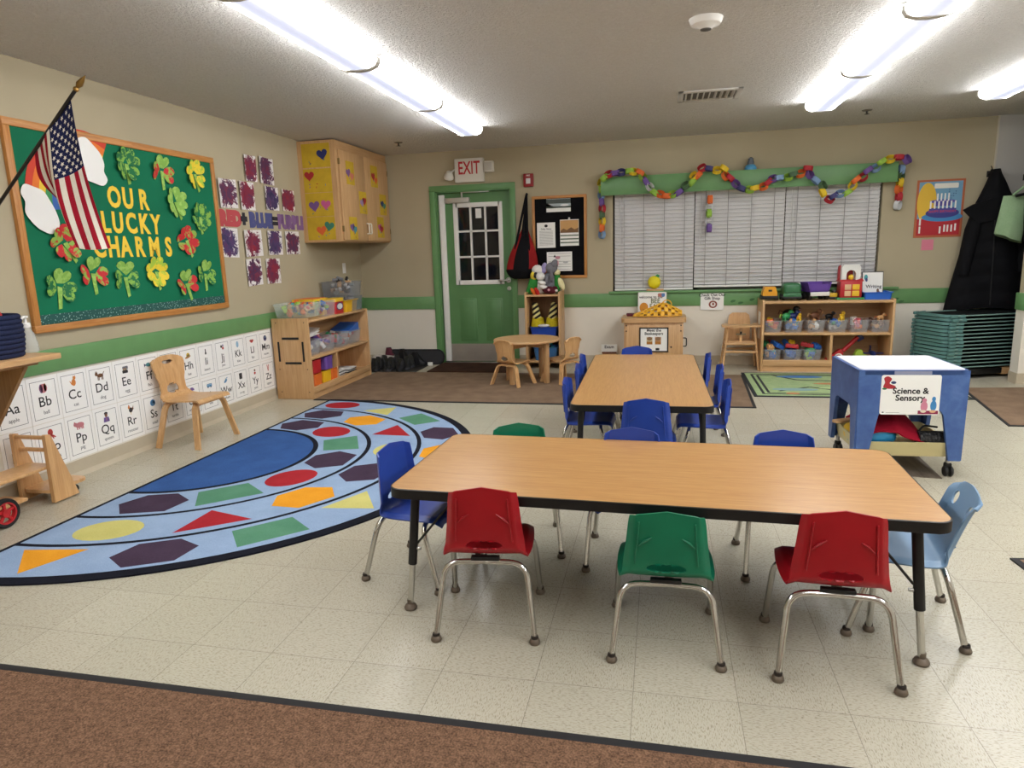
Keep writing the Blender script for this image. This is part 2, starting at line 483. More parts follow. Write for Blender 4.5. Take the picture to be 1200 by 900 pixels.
hd = MB().cyl((1.855, LY, 1.0), (1.855, LY-.045, 1.0), .012, STEEL).tube(fillet([(1.855, LY-.045, 1.0), (1.80, LY-.055, 1.0), (1.74, LY-.05, .995)], .02), .010, STEEL).lathe([(0, 0), (.032, 0), (.03, .008), (0, .01)], STEEL, 20, tr(1.855, LY, 1.0) @ rot(pi/2))
hd.build('lever_handle', door)
MB().lathe([(0, 0), (.026, 0), (.024, .012), (0, .014)], STEEL, 18, tr(1.86, LY, .90) @ rot(pi/2)).build('deadbolt', door)
cl = MB().bx(1.12, 1.42, LY-.06, LY, 1.915, 1.975, mat('#b4b1a8', .45, .3), .006)
cl.box((1.50, LY-.05, 2.035), (.33, .014, .022), STEEL, .003).cyl((1.33, LY-.04, 1.97), (1.33, LY-.05, 2.04), .012, STEEL)
cl.build('door_closer', door)
MB().bx(1.03, 1.9, -.01, .14, 0, .012, STEEL, .003).build('threshold', door)
MB().bx(1.475, 1.545, LY+.010, LY+.017, 1.735, 1.845, PAPER).build('paper_notice', door)
# ------------------------------------------------------------------ carpets and rugs
BROWN = fabric('brown_carpet', '#4f3a2c', '#8e6e57', 170, 1, 1.0, 60)
BROWN2 = fabric('brown_carpet_far', '#6b5746', '#8d7762', 260, 1, .6, 7)
DARKMAT = fabric('dark_doormat', '#2c1c14', '#4a3226', 200, 1, .6)
EDGE = mat('#1d1c1e', .8)
m = MB().bx(0.02, XR, -8.2, -6.31, 0, .012, BROWN); m.bx(.02, XR, -6.31, -6.275, 0, .009, EDGE, .004)
m.build('carpet', None, 'large brown carpet with a black edge strip across the near floor', 'carpet')
m = MB().slab([(.42, -2.165), (4.39, -2.165), (4.45, -.69), (.42, -.69)], 0, .008, BROWN2)
m.slab([(.42, -2.19), (4.40, -2.19), (4.39, -2.165), (.42, -2.165)], 0, .007, EDGE).slab([(4.39, -2.19), (4.415, -2.19), (4.475, -.69), (4.45, -.69)], 0, .007, EDGE)
m.build('carpet', None, 'flat brown carpet under the round wooden play table', 'carpet')
m = MB().slab([(6.30, -1.25), (8.0, -1.10), (8.0, -2.60), (6.08, -2.60)], 0, .008, BROWN2)
m.slab([(6.06, -2.62), (8.0, -2.62), (8.0, -2.60), (6.08, -2.60)], 0, .007, EDGE).slab([(6.06, -2.62), (6.08, -2.60), (6.30, -1.25), (6.28, -1.24)], 0, .007, EDGE)
m.build('carpet', None, 'brown carpet by the right edge beyond the blue sensory table', 'carpet')
m = MB().slab([(5.10, -4.93), (6.9, -4.73), (6.9, -6.0), (5.2, -6.1)], 0, .008, BROWN2)
m.slab([(5.07, -4.915), (6.9, -4.70), (6.9, -4.73), (5.10, -4.93)], 0, .007, EDGE).slab([(5.07, -4.915), (5.10, -4.93), (5.2, -6.1), (5.17, -6.1)], 0, .007, EDGE)
m.build('carpet', None, 'corner of a brown carpet right of the light blue chair', 'carpet')
MB().slab([(1.02, -.03), (1.93, -.03), (1.98, -.66), (1.02, -.66)], .0, .0135, DARKMAT).build('doormat', None, 'dark brown doormat in front of the green door', 'mat')

# half-round rug with rings of shapes
RB = fabric('rug_blue', '#2e4f86', '#3c62a0', 300, 1, .4); RL = fabric('rug_light_blue', '#869ebf', '#9bb2d0', 300, 1, .4)
RN = fabric('rug_navy', '#12131c', '#1b1d29', 300, 1, .3)
RC = {'p': fabric('rug_plum', '#3b2d3f', '#4a3a4e', 300, 1, .3), 'g': fabric('rug_green', '#4d8065', '#5f9276', 300, 1, .3),
      'r': fabric('rug_red', '#98222b', '#b02d35', 300, 1, .3), 'y': fabric('rug_yellow', '#bdb76a', '#d0ca7e', 300, 1, .3),
      'o': fabric('rug_orange', '#d98f22', '#eaa430', 300, 1, .3)}
rug = MB()
def half_ring(r0, r1, mt, z, n=48):
    P = [(r1*cos(-pi/2+pi*i/n), r1*sin(-pi/2+pi*i/n)) for i in range(n+1)]
    P += [(r0*cos(pi/2-pi*i/n), r0*sin(pi/2-pi*i/n)) for i in range(n+1)] if r0 else []
    rug.slab(P, 0 if z < .0085 else z-.0006, z, mt)
RO = 1.83
half_ring(0, RO, RN, .008)
half_ring(0.0, .70, RB, .0086)
for a, b in ((.735, 1.075), (1.105, 1.43), (1.46, 1.765)): half_ring(a, b, RL, .0086)
def rshape(kind, c, r, ang, rw, turn=0):
    a = radians(ang); h = rw
    if kind == 'hex': P = [(-.19, 0), (-.10, h*.42), (.10, h*.42), (.19, 0), (.10, -h*.42), (-.10, -h*.42)]
    elif kind == 'rect': P = [(-.16, -h*.36), (.16, -h*.36), (.16, h*.36), (-.16, h*.36)]
    elif kind == 'ell': P = ell(.165, h*.40, 26)
    elif kind == 'tri': P = [(-.17, -h*.38), (.17, -h*.38), (0, h*.40)]
    elif kind == 'trid': P = [(-.17, h*.38), (.17, h*.38), (0, -h*.40)]
    Q = []
    for t, q in P:      # t along the ring, q outward
        rr = r+q; Q.append((rr*cos(a+t/r), rr*sin(a+t/r)))
    rug.slab(Q, .0084, .0090, RC[c])
def ring(r, rw, seq, a0, a1):
    for i, (k, c) in enumerate(seq):
        rshape(k, c, r, a0+(a1-a0)*i/(len(seq)-1), rw)
ring(.905, .34, [('hex', 'p'), ('rect', 'g'), ('ell', 'r'), ('hex', 'p'), ('rect', 'g'), ('ell', 'r'), ('hex', 'p')][0:7], -72, 76)
ring(1.267, .325, [('ell', 'y'), ('trid', 'r'), ('hex', 'o'), ('hex', 'p'), ('ell', 'y'), ('trid', 'r'), ('hex', 'o'), ('hex', 'p')], -75, 80)
ring(1.612, .305, [('tri', 'o'), ('hex', 'p'), ('rect', 'g'), ('tri', 'y'), ('ell', 'r'), ('hex', 'o'), ('hex', 'p'), ('rect', 'g'), ('tri', 'y'), ('ell', 'r')], -80, 82)
rug.bx(-.012, .012, -RO, RO, 0, .0088, RN)
rug.build('play_rug', None, 'half-round blue rug with rings of coloured shapes on the tile floor', 'rug', (.60, -4.0, 0))

# green town map rug by the bookshelf
gr = MB(); GRG = fabric('map_rug_green', '#86a070', '#a8ba8c', 300, 1, .3, 14); DKB = mat('#1c2226', .9)
gr.slab([(4.47, -.55), (6.2, -.55), (6.2, -1.735), (4.455, -1.735)], 0, .007, DKB)
gr.slab([(4.50, -.58), (6.17, -.58), (6.17, -1.705), (4.485, -1.705)], .006, .0076, GRG)
road = [(4.56, -.65), (6.1, -.65), (6.1, -1.64), (4.55, -1.64)]
def roadline(P, w=.022, z=.0082, mt=DKB):
    for (x0, y0), (x1, y1) in zip(P, P[1:]):
        dx, dy = x1-x0, y1-y0; L = sqrt(dx*dx+dy*dy); nx, ny = -dy/L*w, dx/L*w
        gr.slab([(x0+nx, y0+ny), (x1+nx, y1+ny), (x1-nx, y1-ny), (x0-nx, y0-ny)], .007, z, mt)
for o in (0, .05): roadline([(4.56+o, -.65-o), (4.55+o, -1.64+o), (6.1, -1.64+o), (6.1, -.65-o), (4.56+o, -.65-o)], .012)
roadline([(4.75, -.7), (4.95, -.95), (5.4, -1.0), (6.0, -.9)], .014, .0083)
roadline([(4.7, -1.5), (5.0, -1.3), (5.3, -1.5), (5.8, -1.35)], .014, .0083)
BLU = mat('#3d6fae', .95); ORG = mat('#b77d52', .95); LIM = mat('#a9bf86', .95)
gr.slab(ell(.22, .06, 18, 5.0, -.78), .007, .0084, BLU); gr.slab(ell(.15, .13, 18, 5.75, -1.2), .007, .0084, BLU)
gr.slab(ell(.24, .045, 18, 5.3, -1.13), .007, .0084, ORG); gr.slab(ell(.2, .06, 18, 4.85, -1.42), .007, .0084, mat('#7fa0a0', .95)); gr.slab(ell(.18, .05, 18, 5.25, -1.34), .007, .0084, LIM)
gr.slab(ell(.06, .04, 12, 4.8, -1.6), .007, .0085, ORG); gr.slab(ell(.1, .05, 12, 5.5, -1.6), .007, .0084, BLU)
gr.build('map_rug', None, 'green rug printed with roads lying before the toy bookshelf', 'rug')

# ------------------------------------------------------------------ stacking school chairs
def chair_shell(mt, holes, ribs=True, peak=.02, corner=.006, top_round=0, wtop=.117, lean=0):
    prof = [(.165, .265, .120), (.163, .283, .140), (.140, .294, .150), (.06, .293, .158), (-.03, .289, .157), (-.075, .288, .152), (-.103, .293, .147),
            (-.120, .312, .142), (-.125, .345, .138), (-.131, .42, .129), (-.137, .495, wtop+.005), (-.140, .528, wtop)]
    prof = [(y-lean*max(0, z-.30)/.25, z, w) for y, z, w in prof]
    # arc-length table
    S = [0]
    for a, b in zip(prof, prof[1:]): S.append(S[-1]+sqrt((a[0]-b[0])**2+(a[1]-b[1])**2))
    L = S[-1]
    def at(s):
        s *= L
        for i in range(len(S)-1):
            if s <= S[i+1]+1e-9:
                t = (s-S[i])/(S[i+1]-S[i])
                p = [prof[max(0, i-1)], prof[i], prof[i+1], prof[min(len(S)-1, i+2)]]
                return tuple(.5*(2*p[1][k]+(p[2][k]-p[0][k])*t+(2*p[0][k]-5*p[1][k]+4*p[2][k]-p[3][k])*t*t+(3*p[1][k]-p[0][k]-3*p[2][k]+p[3][k])*t**3) for k in range(3))
        return prof[-1]
    def fn(u, v):
        y, z, w = at(v); q = 2*u-1
        back = min(1, max(0, (v-.54)/.10))
        fl = max(0, abs(q)-.84)/.16
        x = q*w
        y += back*(.020*fl+.006*q*q)
        z += (1-back)*(-.012*fl+.003*q*q)
        if v > .86:
            e = (v-.86)/.14
            z += e*e*(peak*(1-abs(q)) - corner*max(0, abs(q)-.8)/.2*1.0)
            if top_round: z -= e*e*top_round*q*q; 
        return (x, y, z)
    NU, NV = 40, 64
    def uv(u, v):    # pull grid points near a hole onto its rim
        for hu, hv, ru, rv in holes:
            du, dv = (u-hu)/ru, (v-hv)/rv; d = sqrt(du*du+dv*dv)
            if 1e-6 < d < 1.0: pass
            if .72 < d < 1.3: 
                k = 1.0/d
                return hu+du*k*ru, hv+dv*k*rv
        return u, v
    mb = MB()
    mb.grid(lambda u, v: fn(*uv(u, v)), NU, NV, mt, thick=.006,
            skip=lambda u, v: any(((u-h[0])/h[2])**2+((v-h[1])/h[3])**2 < .86 for h in holes))
    if ribs:
        def pt(u, v, d=-.0035):
            p = fn(u, v); return (p[0], p[1]+d, p[2])
        for sg in (-1, 1):
            mb.tube([pt(.5+sg*.36, v) for v in (.66, .74, .82, .9, .95)], .0030, mt, 6)
            mb.tube([pt(.5+sg*u, v, -.004) for u, v in ((.34, .79), (.27, .825), (.19, .85))], .0042, mt, 6, rs=[.002, .0048, .002])
    return mb, fn
GLIDE = mat('#6b5f52', .5, .4); RUB = mat('#2a211c', .7)
def make_chair(label, mt, holes, name='school_chair', **kw):
    t = thing(name, label, 'chair')
    mb, fn = chair_shell(mt, holes, **kw)
    mb.build('seat_shell', t)
    for sy in (-1, 1):
        for sx in (-1, 1):
            if sy < 0: P = [(sx*.172, -.178, .012), (sx*.143, -.112, .264), (0, -.102, .264)]
            else: P = [(sx*.170, .172, .012), (sx*.156, .100, .272), (0, .090, .274)]
            g = MB().tube(fillet(P, .06, 8), .0105, CHROME, 12)
            if sx > 0: g.bx(-.05, .05, P[2][1]-.012, P[2][1]+.012, .270, .284, BLACK, .003)
            lg = g.build('leg', t)
            gl = MB().lathe([(0, 0), (.017, 0), (.0195, .006), (.017, .015), (.012, .020), (.0115, .03), (0, .03)], GLIDE, 14, tr(P[0][0], P[0][1], 0))
            gl.lathe([(.0122, .02), (.0135, .024), (.0122, .03)], RUB, 12, tr(P[0][0], P[0][1], 0))
            gl.build('foot_glide', lg)
    return t
def plastic(key, c1, c2):
    n = NT(key); f = n.noise(n.coord(), 160, 2); g = n.noise(n.coord(), 7, 3)
    n.color(n.ramp(g, [(.3, c1), (.7, c2)])); n.set(.34, spec=.45); n.bump(f, .06, .002); return n.m
P_RED = plastic('red_plastic', '#97101c', '#a4131f'); P_GREEN = plastic('green_plastic', '#0b6a4c', '#0f7655')
P_BLUE = plastic('blue_plastic', '#1f3c92', '#2645a2'); P_PALE = plastic('pale_blue_plastic', '#6f8fae', '#7898b6')
LUMBAR = [(.5, .632, .23, .034)]
red = make_chair('red plastic chair at the near table beside a dark blue chair', P_RED, LUMBAR)
red.location = (3.034, -5.692, 0); red.rotation_euler = (0, 0, .11)
dup(red, 'red plastic chair at the near table beside the light blue chair', (4.175, -5.75, 0), -.02)
grn = make_chair('green plastic chair with chrome legs between the two red chairs', P_GREEN, LUMBAR)
grn.location = (3.658, -5.725, 0); grn.rotation_euler = (0, 0, .02); grn.scale = (1, 1, .925)
dup(grn, 'green plastic chair behind the near table, facing the near red chair', (3.018, -5.045, 0), pi+.216, (1, 1, .98))
blu = make_chair('dark blue plastic chair at the near table end beside the half-round rug', P_BLUE, LUMBAR)
blu.location = (2.656, -5.372, 0); blu.rotation_euler = (0, 0, -1.779); blu.scale = (1, 1, 1)
B = [('dark blue plastic chair at the far side of the near table, middle one of three', (3.513, -5.12, 0), pi-.02, 1.0),
     ('dark blue plastic chair at the far side of the near table, nearest the sensory table', (4.148, -5.10, 0), pi, 1.0)]
for l, p, r, z in B: dup(blu, l, p, r, (1, 1, z))
far = [('dark blue chair, nearest of the three on the door side of the far table', (3.190, -3.80, 0), -pi/2-.02),
       ('dark blue chair, middle of the three on the door side of the far table', (3.200, -3.26, 0), -pi/2),
       ('dark blue chair, last of the three on the door side of the far table', (3.178, -2.81, 0), -pi/2+.03),
       ('dark blue chair, nearest of the three on the bookshelf side of the far table', (3.905, -3.80, 0), pi/2),
       ('dark blue chair, middle of the three on the bookshelf side of the far table', (3.905, -3.26, 0), pi/2+.02),
       ('dark blue chair, last of the three on the bookshelf side of the far table', (3.862, -2.74, 0), pi/2),
       ('dark blue chair with its back turned at the near end of the far table', (3.565, -4.25, 0), 0.0),
       ('dark blue chair at the end of the far table before the bee farm cabinet', (3.45, -2.52, 0), pi)]
for l, p, r in far: dup(blu, l, p, r, (1, 1, 1))
pale = make_chair('light blue plastic chair with handle holes at the end of the near table', P_PALE,
                  [(.19, .86, .085, .045), (.81, .86, .085, .045), (.16, .62, .055, .06), (.84, .62, .055, .06)], ribs=False, lean=.07, peak=0, corner=.012, top_round=.03, wtop=.125)
pale.location = (4.462, -5.475, 0); pale.rotation_euler = (0, 0, 1.43); pale.scale = (1, 1, .96)

# ------------------------------------------------------------------ activity tables
def activity_table(label, loc, rz, wm):
    L, W, Ht = 1.829, .762, .493
    t = thing('activity_table', label, 'table', loc, rz)
    top = MB().slab(rrect(L, W, .05), Ht-.028, Ht, wm); top.build('tabletop', t)
    e = MB(); o = rrect(L+.008, W+.008, .054, 8); i = rrect(L-.002, W-.002, .049, 8); n = len(o)
    vs = [(x, y, Ht-.036) for x, y in o]+[(x, y, Ht-.001) for x, y in o]+[(x, y, Ht+.0006) for x, y in i]+[(x, y, Ht-.036) for x, y in i]
    fs = []
    for k in range(n):
        j = (k+1) % n
        fs += [(k, j, n+j, n+k), (n+k, n+j, 2*n+j, 2*n+k), (3*n+j, 3*n+k, k, j)][:2]+[(3*n+k, 3*n+j, j, k)]
    e.add(vs, fs, BLACK, None, True); e.slab(rrect(L-.004, W-.004, .05), Ht-.034, Ht-.029, mat('#3a2c20', .7)); e.build('edge_band', t)
    for sx in (-1, 1):
        for sy in (-1, 1):
            a = Vector((sx*.828, sy*.328, Ht-.034)); b = Vector((sx*.870, sy*.340, .0)); k = .60
            mid = a.lerp(b, k)
            lg = MB().tube([a, mid], .0165, BLACK, 16).bx(a.x-.05, a.x+.05, a.y-.05, a.y+.05, Ht-.040, Ht-.034, BLACK, .002).build('leg', t)
            ft = b+Vector((0, 0, .02))
            MB().tube([mid+(mid-ft)*.3, ft], .0115, CHROME, 14).build('leg_insert', lg)
            MB().lathe([(0, 0), (.023, 0), (.025, .007), (.020, .017), (.012, .022), (.012, .04), (0, .04)], GLIDE, 16, tr(b.x, b.y, 0)).build('foot_glide', lg)
            c = a.lerp(b, .42)
            MB().tube(fillet([(sx*.66, sy*.315, Ht-.036), (sx*.70, sy*.318, Ht-.07), (c.x-sx*.016, c.y, c.z), ], .05, 5), .0045, BLACK, 8).build('brace', t)
            MB().cyl((c.x+.0, c.y, c.z-.02), (c.x-sx*.028, c.y, c.z-.02), .006, STEEL, 10).build('adjusting_screw', lg)
    return t
activity_table('long oak-topped activity table with black edge and legs nearest the camera', (3.5976, -5.3872, 0), -.0368, W_TOP)
activity_table('long oak-topped activity table set endways in the middle, ringed by dark blue chairs', (3.5202, -3.4089, 0), .0152+pi/2, W_TOP)
# ------------------------------------------------------------------ left wall: bulletin board
def WL(y, z, x=0.0): return (x, y, z)
BGREEN = wall_mat('board_green_paper', '#0b6646', '#0e7350', .8, .1)
bd = thing('bulletin_board', 'large oak framed bulletin board covered in green paper on the left wall', 'bulletin board', WL(-3.69, 1.545), FACE_LEFT_WALL)
bw, bh = 1.87, 1.225
MB().bx(-bw/2+.03, bw/2-.03, -.018, 0, -bh/2+.03, bh/2-.03, BGREEN).build('backing_paper', bd)
for n_, a, mt in (('frame_rail', (-bw/2, bw/2, -.028, 0, bh/2-.045, bh/2), W_OAK), ('frame_rail', (-bw/2, bw/2, -.028, 0, -bh/2, -bh/2+.045), W_OAK),
                  ('frame_stile', (-bw/2, -bw/2+.045, -.028, 0, -bh/2+.045, bh/2-.045), W_OAK_V), ('frame_stile', (bw/2-.045, bw/2, -.028, 0, -bh/2+.045, bh/2-.045), W_OAK_V)):
    MB().bx(*a, mt, .004).build(n_, bd)
def glitter():
    n = NT('glitter_border'); v = n.coord(); vo = n.n.new('ShaderNodeTexVoronoi'); vo.inputs['Scale'].default_value = 75; n.link(v, vo.inputs['Vector'])
    n.color(n.ramp(vo.outputs['Distance'], [(.18, '#9fc0b8'), (.32, '#14504a')])); n.set(.6); return n.m
MB().bx(-.89, .89, -.0195, -.018, -bh/2+.047, -bh/2+.105, glitter()).build('border_strip', bd)

LIME = mat('#88b44a', .8); YEL = mat('#e6c531', .8); YELLET = mat('#f0c83a', .7)
def blotch(key, base, over, sc=26, thr=.52):
    n = NT(key); f = n.noise(n.coord(randomize=True), sc, 4, .65, .5)
    n.color(n.ramp(f, [(thr-.03, base), (thr+.03, over)])); n.set(.75); return n.m
SH = {'lime_dark': blotch('clover_dark_paint', '#84b348', '#0f6a3c', 26, .49), 'lime_red': blotch('clover_red_paint', '#88b44a', '#c2242c', 16, .46),
      'yellow': blotch('clover_yellow_paint', '#a6c641', '#e8cf36', 16, .46), 'lime': blotch('clover_light_paint', '#84b34c', '#9cc662')}
def shamrock(label, y, z, key, turn, size, leaves=3):
    t = thing('paper_shamrock', label, 'paper shamrock', WL(y, z, .019), FACE_LEFT_WALL, 'paper shamrocks on the bulletin board')
    st = MB(); w = size
    P = [(-.009*w*8, 0), (.009*w*8, 0), (.03*w*8*.6, -.55*w), (.012*w*8*.4, -.60*w)]
    st.prism(P, .004, .0055, SH['lime'], rot(0, turn, 0)); st.build('stem', t)
    offs = (0, 100, -100) if leaves == 3 else (45, 135, -45, -135)
    for a in offs:
        a = radians(a)+turn
        h = heart(w*.57, 20)
        M = rot(0, a, 0) @ tr(0, -.006, .27*w) @ rot(radians(16), 0, radians(random.uniform(-14, 14)))
        lm = SH[key]
        if key in ('lime_red',) and a == turn: lm = SH['lime']
        if key == 'lime_dark' and a == turn: lm = SH['lime']
        MB().prism([(x, q) for x, q in h], .003, .0045, lm, M @ rot(0, pi, 0) @ rot(0, pi, 0)).build('leaf', t)
SHL = [(-3.723, 1.97, 'lime_dark', .1, 'shamrock at the top left of the thirteen, right of the white cloud', 4),
       (-3.38, 1.959, 'lime_red', .15, 'red painted shamrock in the top row of the board', 3), (-3.008, 1.974, 'yellow', -.1, 'yellow shamrock in the top right corner of the board', 4),
       (-3.27, 1.744, 'lime', -.2, 'light green shamrock below the red one of the top row', 4), (-3.003, 1.646, 'lime_dark', .1, 'dark dabbed shamrock at the right edge below the yellow one', 4),
       (-3.195, 1.46, 'lime_red', -.2, 'red dabbed shamrock right of the word CHARMS', 4), (-4.321, 1.433, 'lime_red', -.35, 'red dabbed shamrock below the left white cloud', 4),
       (-4.143, 1.239, 'lime_red', .1, 'red painted shamrock in the bottom row below the flag', 3), (-4.409, 1.167, 'lime_dark', .3, 'dark dabbed shamrock in the bottom left corner of the board', 3),
       (-3.871, 1.204, 'lime_dark', .05, 'green shamrock with dark side leaves in the middle of the bottom row', 3), (-3.567, 1.232, 'yellow', 0, 'yellow shamrock in the bottom row of the board', 4),
       (-3.255, 1.13, 'lime_red', -.15, 'red dabbed shamrock low on the right of the board', 3), (-3.018, 1.197, 'lime_dark', .2, 'dark dabbed shamrock in the bottom right corner of the board', 3)]
for y, z, k, tn, lb, nl in SHL: shamrock('paper '+lb, y, z+.03, k, tn, .232, nl)
def cut_letter(ch, y, z, h, mt, label, depth=.004, bold=.007, x=.019, group=None, sx=1, tilt=0, cat='paper letter'):
    g = MB(); g.text(ch, h*1.38, mt, rot(0, tilt, 0), bold, .0012, sx)
    g.build('paper_letter', None, label, cat, WL(y, z, x), FACE_LEFT_WALL, group)
ORD = ['first', 'second', 'third', 'fourth', 'fifth', 'sixth']
for word, ys, z in (('OUR', (-3.871, -3.748, -3.601), 1.762), ('LUCKY', (-3.975, -3.87, -3.746, -3.626, -3.509), 1.594), ('CHARMS', (-4.056, -3.935, -3.826, -3.697, -3.552, -3.405), 1.433)):
    for i, ch in enumerate(word):
        cut_letter(ch, ys[i], z, .136, YELLET, 'yellow cut-out letter %s, %s of the word %s on the bulletin board' % (ch, ORD[i], word), sx=.76, group='yellow letters on the bulletin board', tilt=random.uniform(-.05, .05))
# rainbow and clouds
cl1 = [(-.02, -.13), (.05, -.15), (.11, -.10), (.10, -.02), (.06, .06), (.03, .10), (-.03, .12), (-.09, .13), (-.12, .08), (-.10, .03), (-.11, -.03), (-.08, -.08), (-.05, -.11)]
def smooth_poly(P, n=4):
    Q = []; N = len(P)
    for i in range(N):
        p0, p1, p2, p3 = P[i-1], P[i], P[(i+1) % N], P[(i+2) % N]
        for k in range(n):
            t = k/n
            Q.append(tuple(.5*(2*p1[j]+(p2[j]-p0[j])*t+(2*p0[j]-5*p1[j]+4*p2[j]-p3[j])*t*t+(3*p1[j]-p0[j]-3*p2[j]+p3[j])*t**3) for j in (0, 1)))
    return Q
MB().prism(smooth_poly(cl1), 0, .002, WHITE).build('paper_cloud', None, 'white paper cloud at the left foot of the rainbow', 'paper cloud', WL(-4.46, 1.665, .030), FACE_LEFT_WALL, 'paper clouds')
cl2 = [(-.10, .12), (-.03, .15), (.03, .11), (.08, .06), (.10, 0), (.09, -.05), (.11, -.10), (.07, -.14), (0, -.13), (-.08, -.10), (-.12, 0)]
MB().prism(smooth_poly(cl2), 0, .002, WHITE).build('paper_cloud', None, 'white paper cloud right of the flag on the bulletin board', 'paper cloud', WL(-4.03, 1.975, .030), FACE_LEFT_WALL, 'paper clouds')
g = MB()
for i, c in enumerate(('#c8402c', '#e0762c', '#e8c23a', '#3f8f55', '#3a63a8', '#5b4a94')):
    r1 = .455-i*.045; r0 = r1-.045; n = 22; q0, q1 = radians(62), radians(186)
    P = [(r1*cos(q0+(q1-q0)*k/n), r1*1.05*sin(q0+(q1-q0)*k/n)) for k in range(n+1)]+[(r0*cos(q1-(q1-q0)*k/n), r0*1.05*sin(q1-(q1-q0)*k/n)) for k in range(n+1)]
    g.prism(P, 0, .0015, mat(c, .8))
g.build('paper_rainbow', None, 'paper rainbow arching between two white clouds behind the flag', 'paper rainbow', WL(-4.09, 1.69, .0195), FACE_LEFT_WALL)

# ------------------------------------------------------------------ flag on a slanted pole
fl = thing('flag', 'american flag hanging from a slanted black pole before the bulletin board', 'flag', (0, -4.80, 1.57))
POLE = mat('#17130f', .4); BRASS = mat('#8a6a34', .35, .8)
pd = Vector((.742, 0, .670)); base = Vector((.02, 0, .01))
def pp(t): return base+pd*t
MB().cyl(pp(0), pp(.93), .009, POLE, 12).build('pole', fl)
MB().lathe([(0, 0), (.013, .0), (.015, .01), (.008, .018), (.017, .04), (.012, .065), (0, .10)], BRASS, 14, tr(*pp(.925)) @ rot(0, atan2(.742, .670), 0)).build('finial', fl)
MB().lathe([(0, 0), (.045, 0), (.045, .006), (.018, .012), (.016, .05), (0, .05)], BRASS, 18, rot(0, atan2(.742, .670)*1, 0) ).build('wall_bracket', fl)
FR = fabric('flag_red', '#8c1426', '#a51d30', 500, .85, .2); FW = fabric('flag_white', '#d3ccbe', '#e4ded2', 500, .85, .2); FB = fabric('flag_blue', '#171b3c', '#222850', 500, .85, .2)
# cloth: u 0 at the pole tip .. 1 down the pole, v 0 at the pole .. 1 at the free end
def cloth(u, v):
    top = pp(.875); bot = pp(.50)
    a = top.lerp(bot, u)
    # free hanging ends measured from the bracket
    e0 = Vector((.695, 0, -.16)); e1 = Vector((.50, 0, -.05))
    b = e0.lerp(e1, u)
    w = v**.9
    p = a.lerp(b, w)
    p.x -= .05*sin(pi*v)*(.2+.9*u) - .05*v*v*(1-u)
    amp = .028*(.25+v)
    p.y += amp*sin(u*2.6*pi+1.2*v)+.012*sin(u*5*pi+2)*v
    p.x += .012*v*sin(u*3*pi)
    if u > .55: p.z += .16*v*((u-.55)/.45)
    p.z += .05*sin(pi*u)*v*-1
    return p
cb = MB(); NU_, NV_ = 39, 40
for s_ in range(13):
    for part in ((0, 16), (16, 40)):
        mt = FB if (s_ < 7 and part == (0, 16)) else (FR if s_ % 2 == 0 else FW)
        cb.grid(lambda u, v: cloth((s_+u)/13, (part[0]+(part[1]-part[0])*v)/40), 3, part[1]-part[0], mt, None, .0012)
for r in range(9):
    for c in range(11):
        if (r+c) % 2: continue
        u = (r+.9)/9.8*7/13; v = (c+.8)/11.6*.4
        p = cloth(u, v); du = (cloth(u+.01, v)-p).normalized(); dv = (cloth(u, v+.01)-p).normalized(); nn = du.cross(dv).normalized()
        for sgn in (1, -1):
            vs_ = []
            for k in range(10):
                rr = .0125 if k % 2 == 0 else .0055
                q = p+nn*(sgn*.0022+(-.0006))+rr*(cos(2*pi*k/10)*du+sin(2*pi*k/10)*dv); vs_.append(q)
            cb.add(vs_, [tuple(range(10)) if sgn > 0 else tuple(reversed(range(10)))], FW)
cb.build('cloth', fl)

# ------------------------------------------------------------------ purple splatter paintings
def splat(key, c1, c2, c3):
    n = NT(key); v = n.coord(randomize=True)
    tc = n.n.new('ShaderNodeTexCoord'); ln = n.n.new('ShaderNodeVectorMath'); ln.operation = 'LENGTH'; n.link(tc.outputs['Object'], ln.inputs[0])
    f = n.noise(v, 17, 5, .68, 1.2)
    d = n.math('MULTIPLY', ln.outputs['Value'], 2.9)
    k = n.math('SUBTRACT', n.math('ADD', f, .255), d)
    mk = n.ramp(k, [(.40, (0, 0, 0)), (.42, (1, 1, 1))])
    col = n.ramp(n.noise(v, 15, 3, .6, .8), [(.35, c1), (.5, c2), (.68, c3)])
    n.color(n.mix(mk, '#dfdbd8', col)); n.set(.6); return n.m
SPL = [splat('splatter_plum', '#6b2340', '#4a2d52', '#7a2a44'), splat('splatter_red', '#8a1f35', '#7a2340', '#5a2c50'), splat('splatter_violet', '#2e2a52', '#4b3664', '#5d2c55')]
PT = [(-2.583, 1.89, .26, .24, 0, 'plum splatter at the left end of the row above RED'), (-2.30, 1.89, .23, .245, 1, 'a round red burst above the plus sign'),
      (-2.206, 2.137, .19, .225, 1, 'narrow red splatter, left one of the top pair'), (-1.95, 2.141, .24, .24, 0, 'dense plum splatter, right one of the top pair'),
      (-1.898, 1.894, .235, .215, 2, 'navy splatter above the word BLUE'), (-1.597, 1.894, .235, .205, 1, 'red speckles at the right end above the word PURPLE'),
      (-2.639, 1.479, .27, .25, 2, 'violet splatter below the word RED'), (-2.277, 1.475, .285, .235, 1, 'red scribbles, second in the row below the words'),
      (-1.912, 1.481, .255, .225, 2, 'a violet round blot, third in the row below the words'), (-1.588, 1.483, .27, .225, 0, 'plum splatter at the right end below the words'),
      (-2.30, 1.216, .24, .24, 0, 'plum splatter, left one of the lowest pair'), (-1.985, 1.216, .245, .235, 1, 'dense reddish plum paint, right one of the lowest pair')]
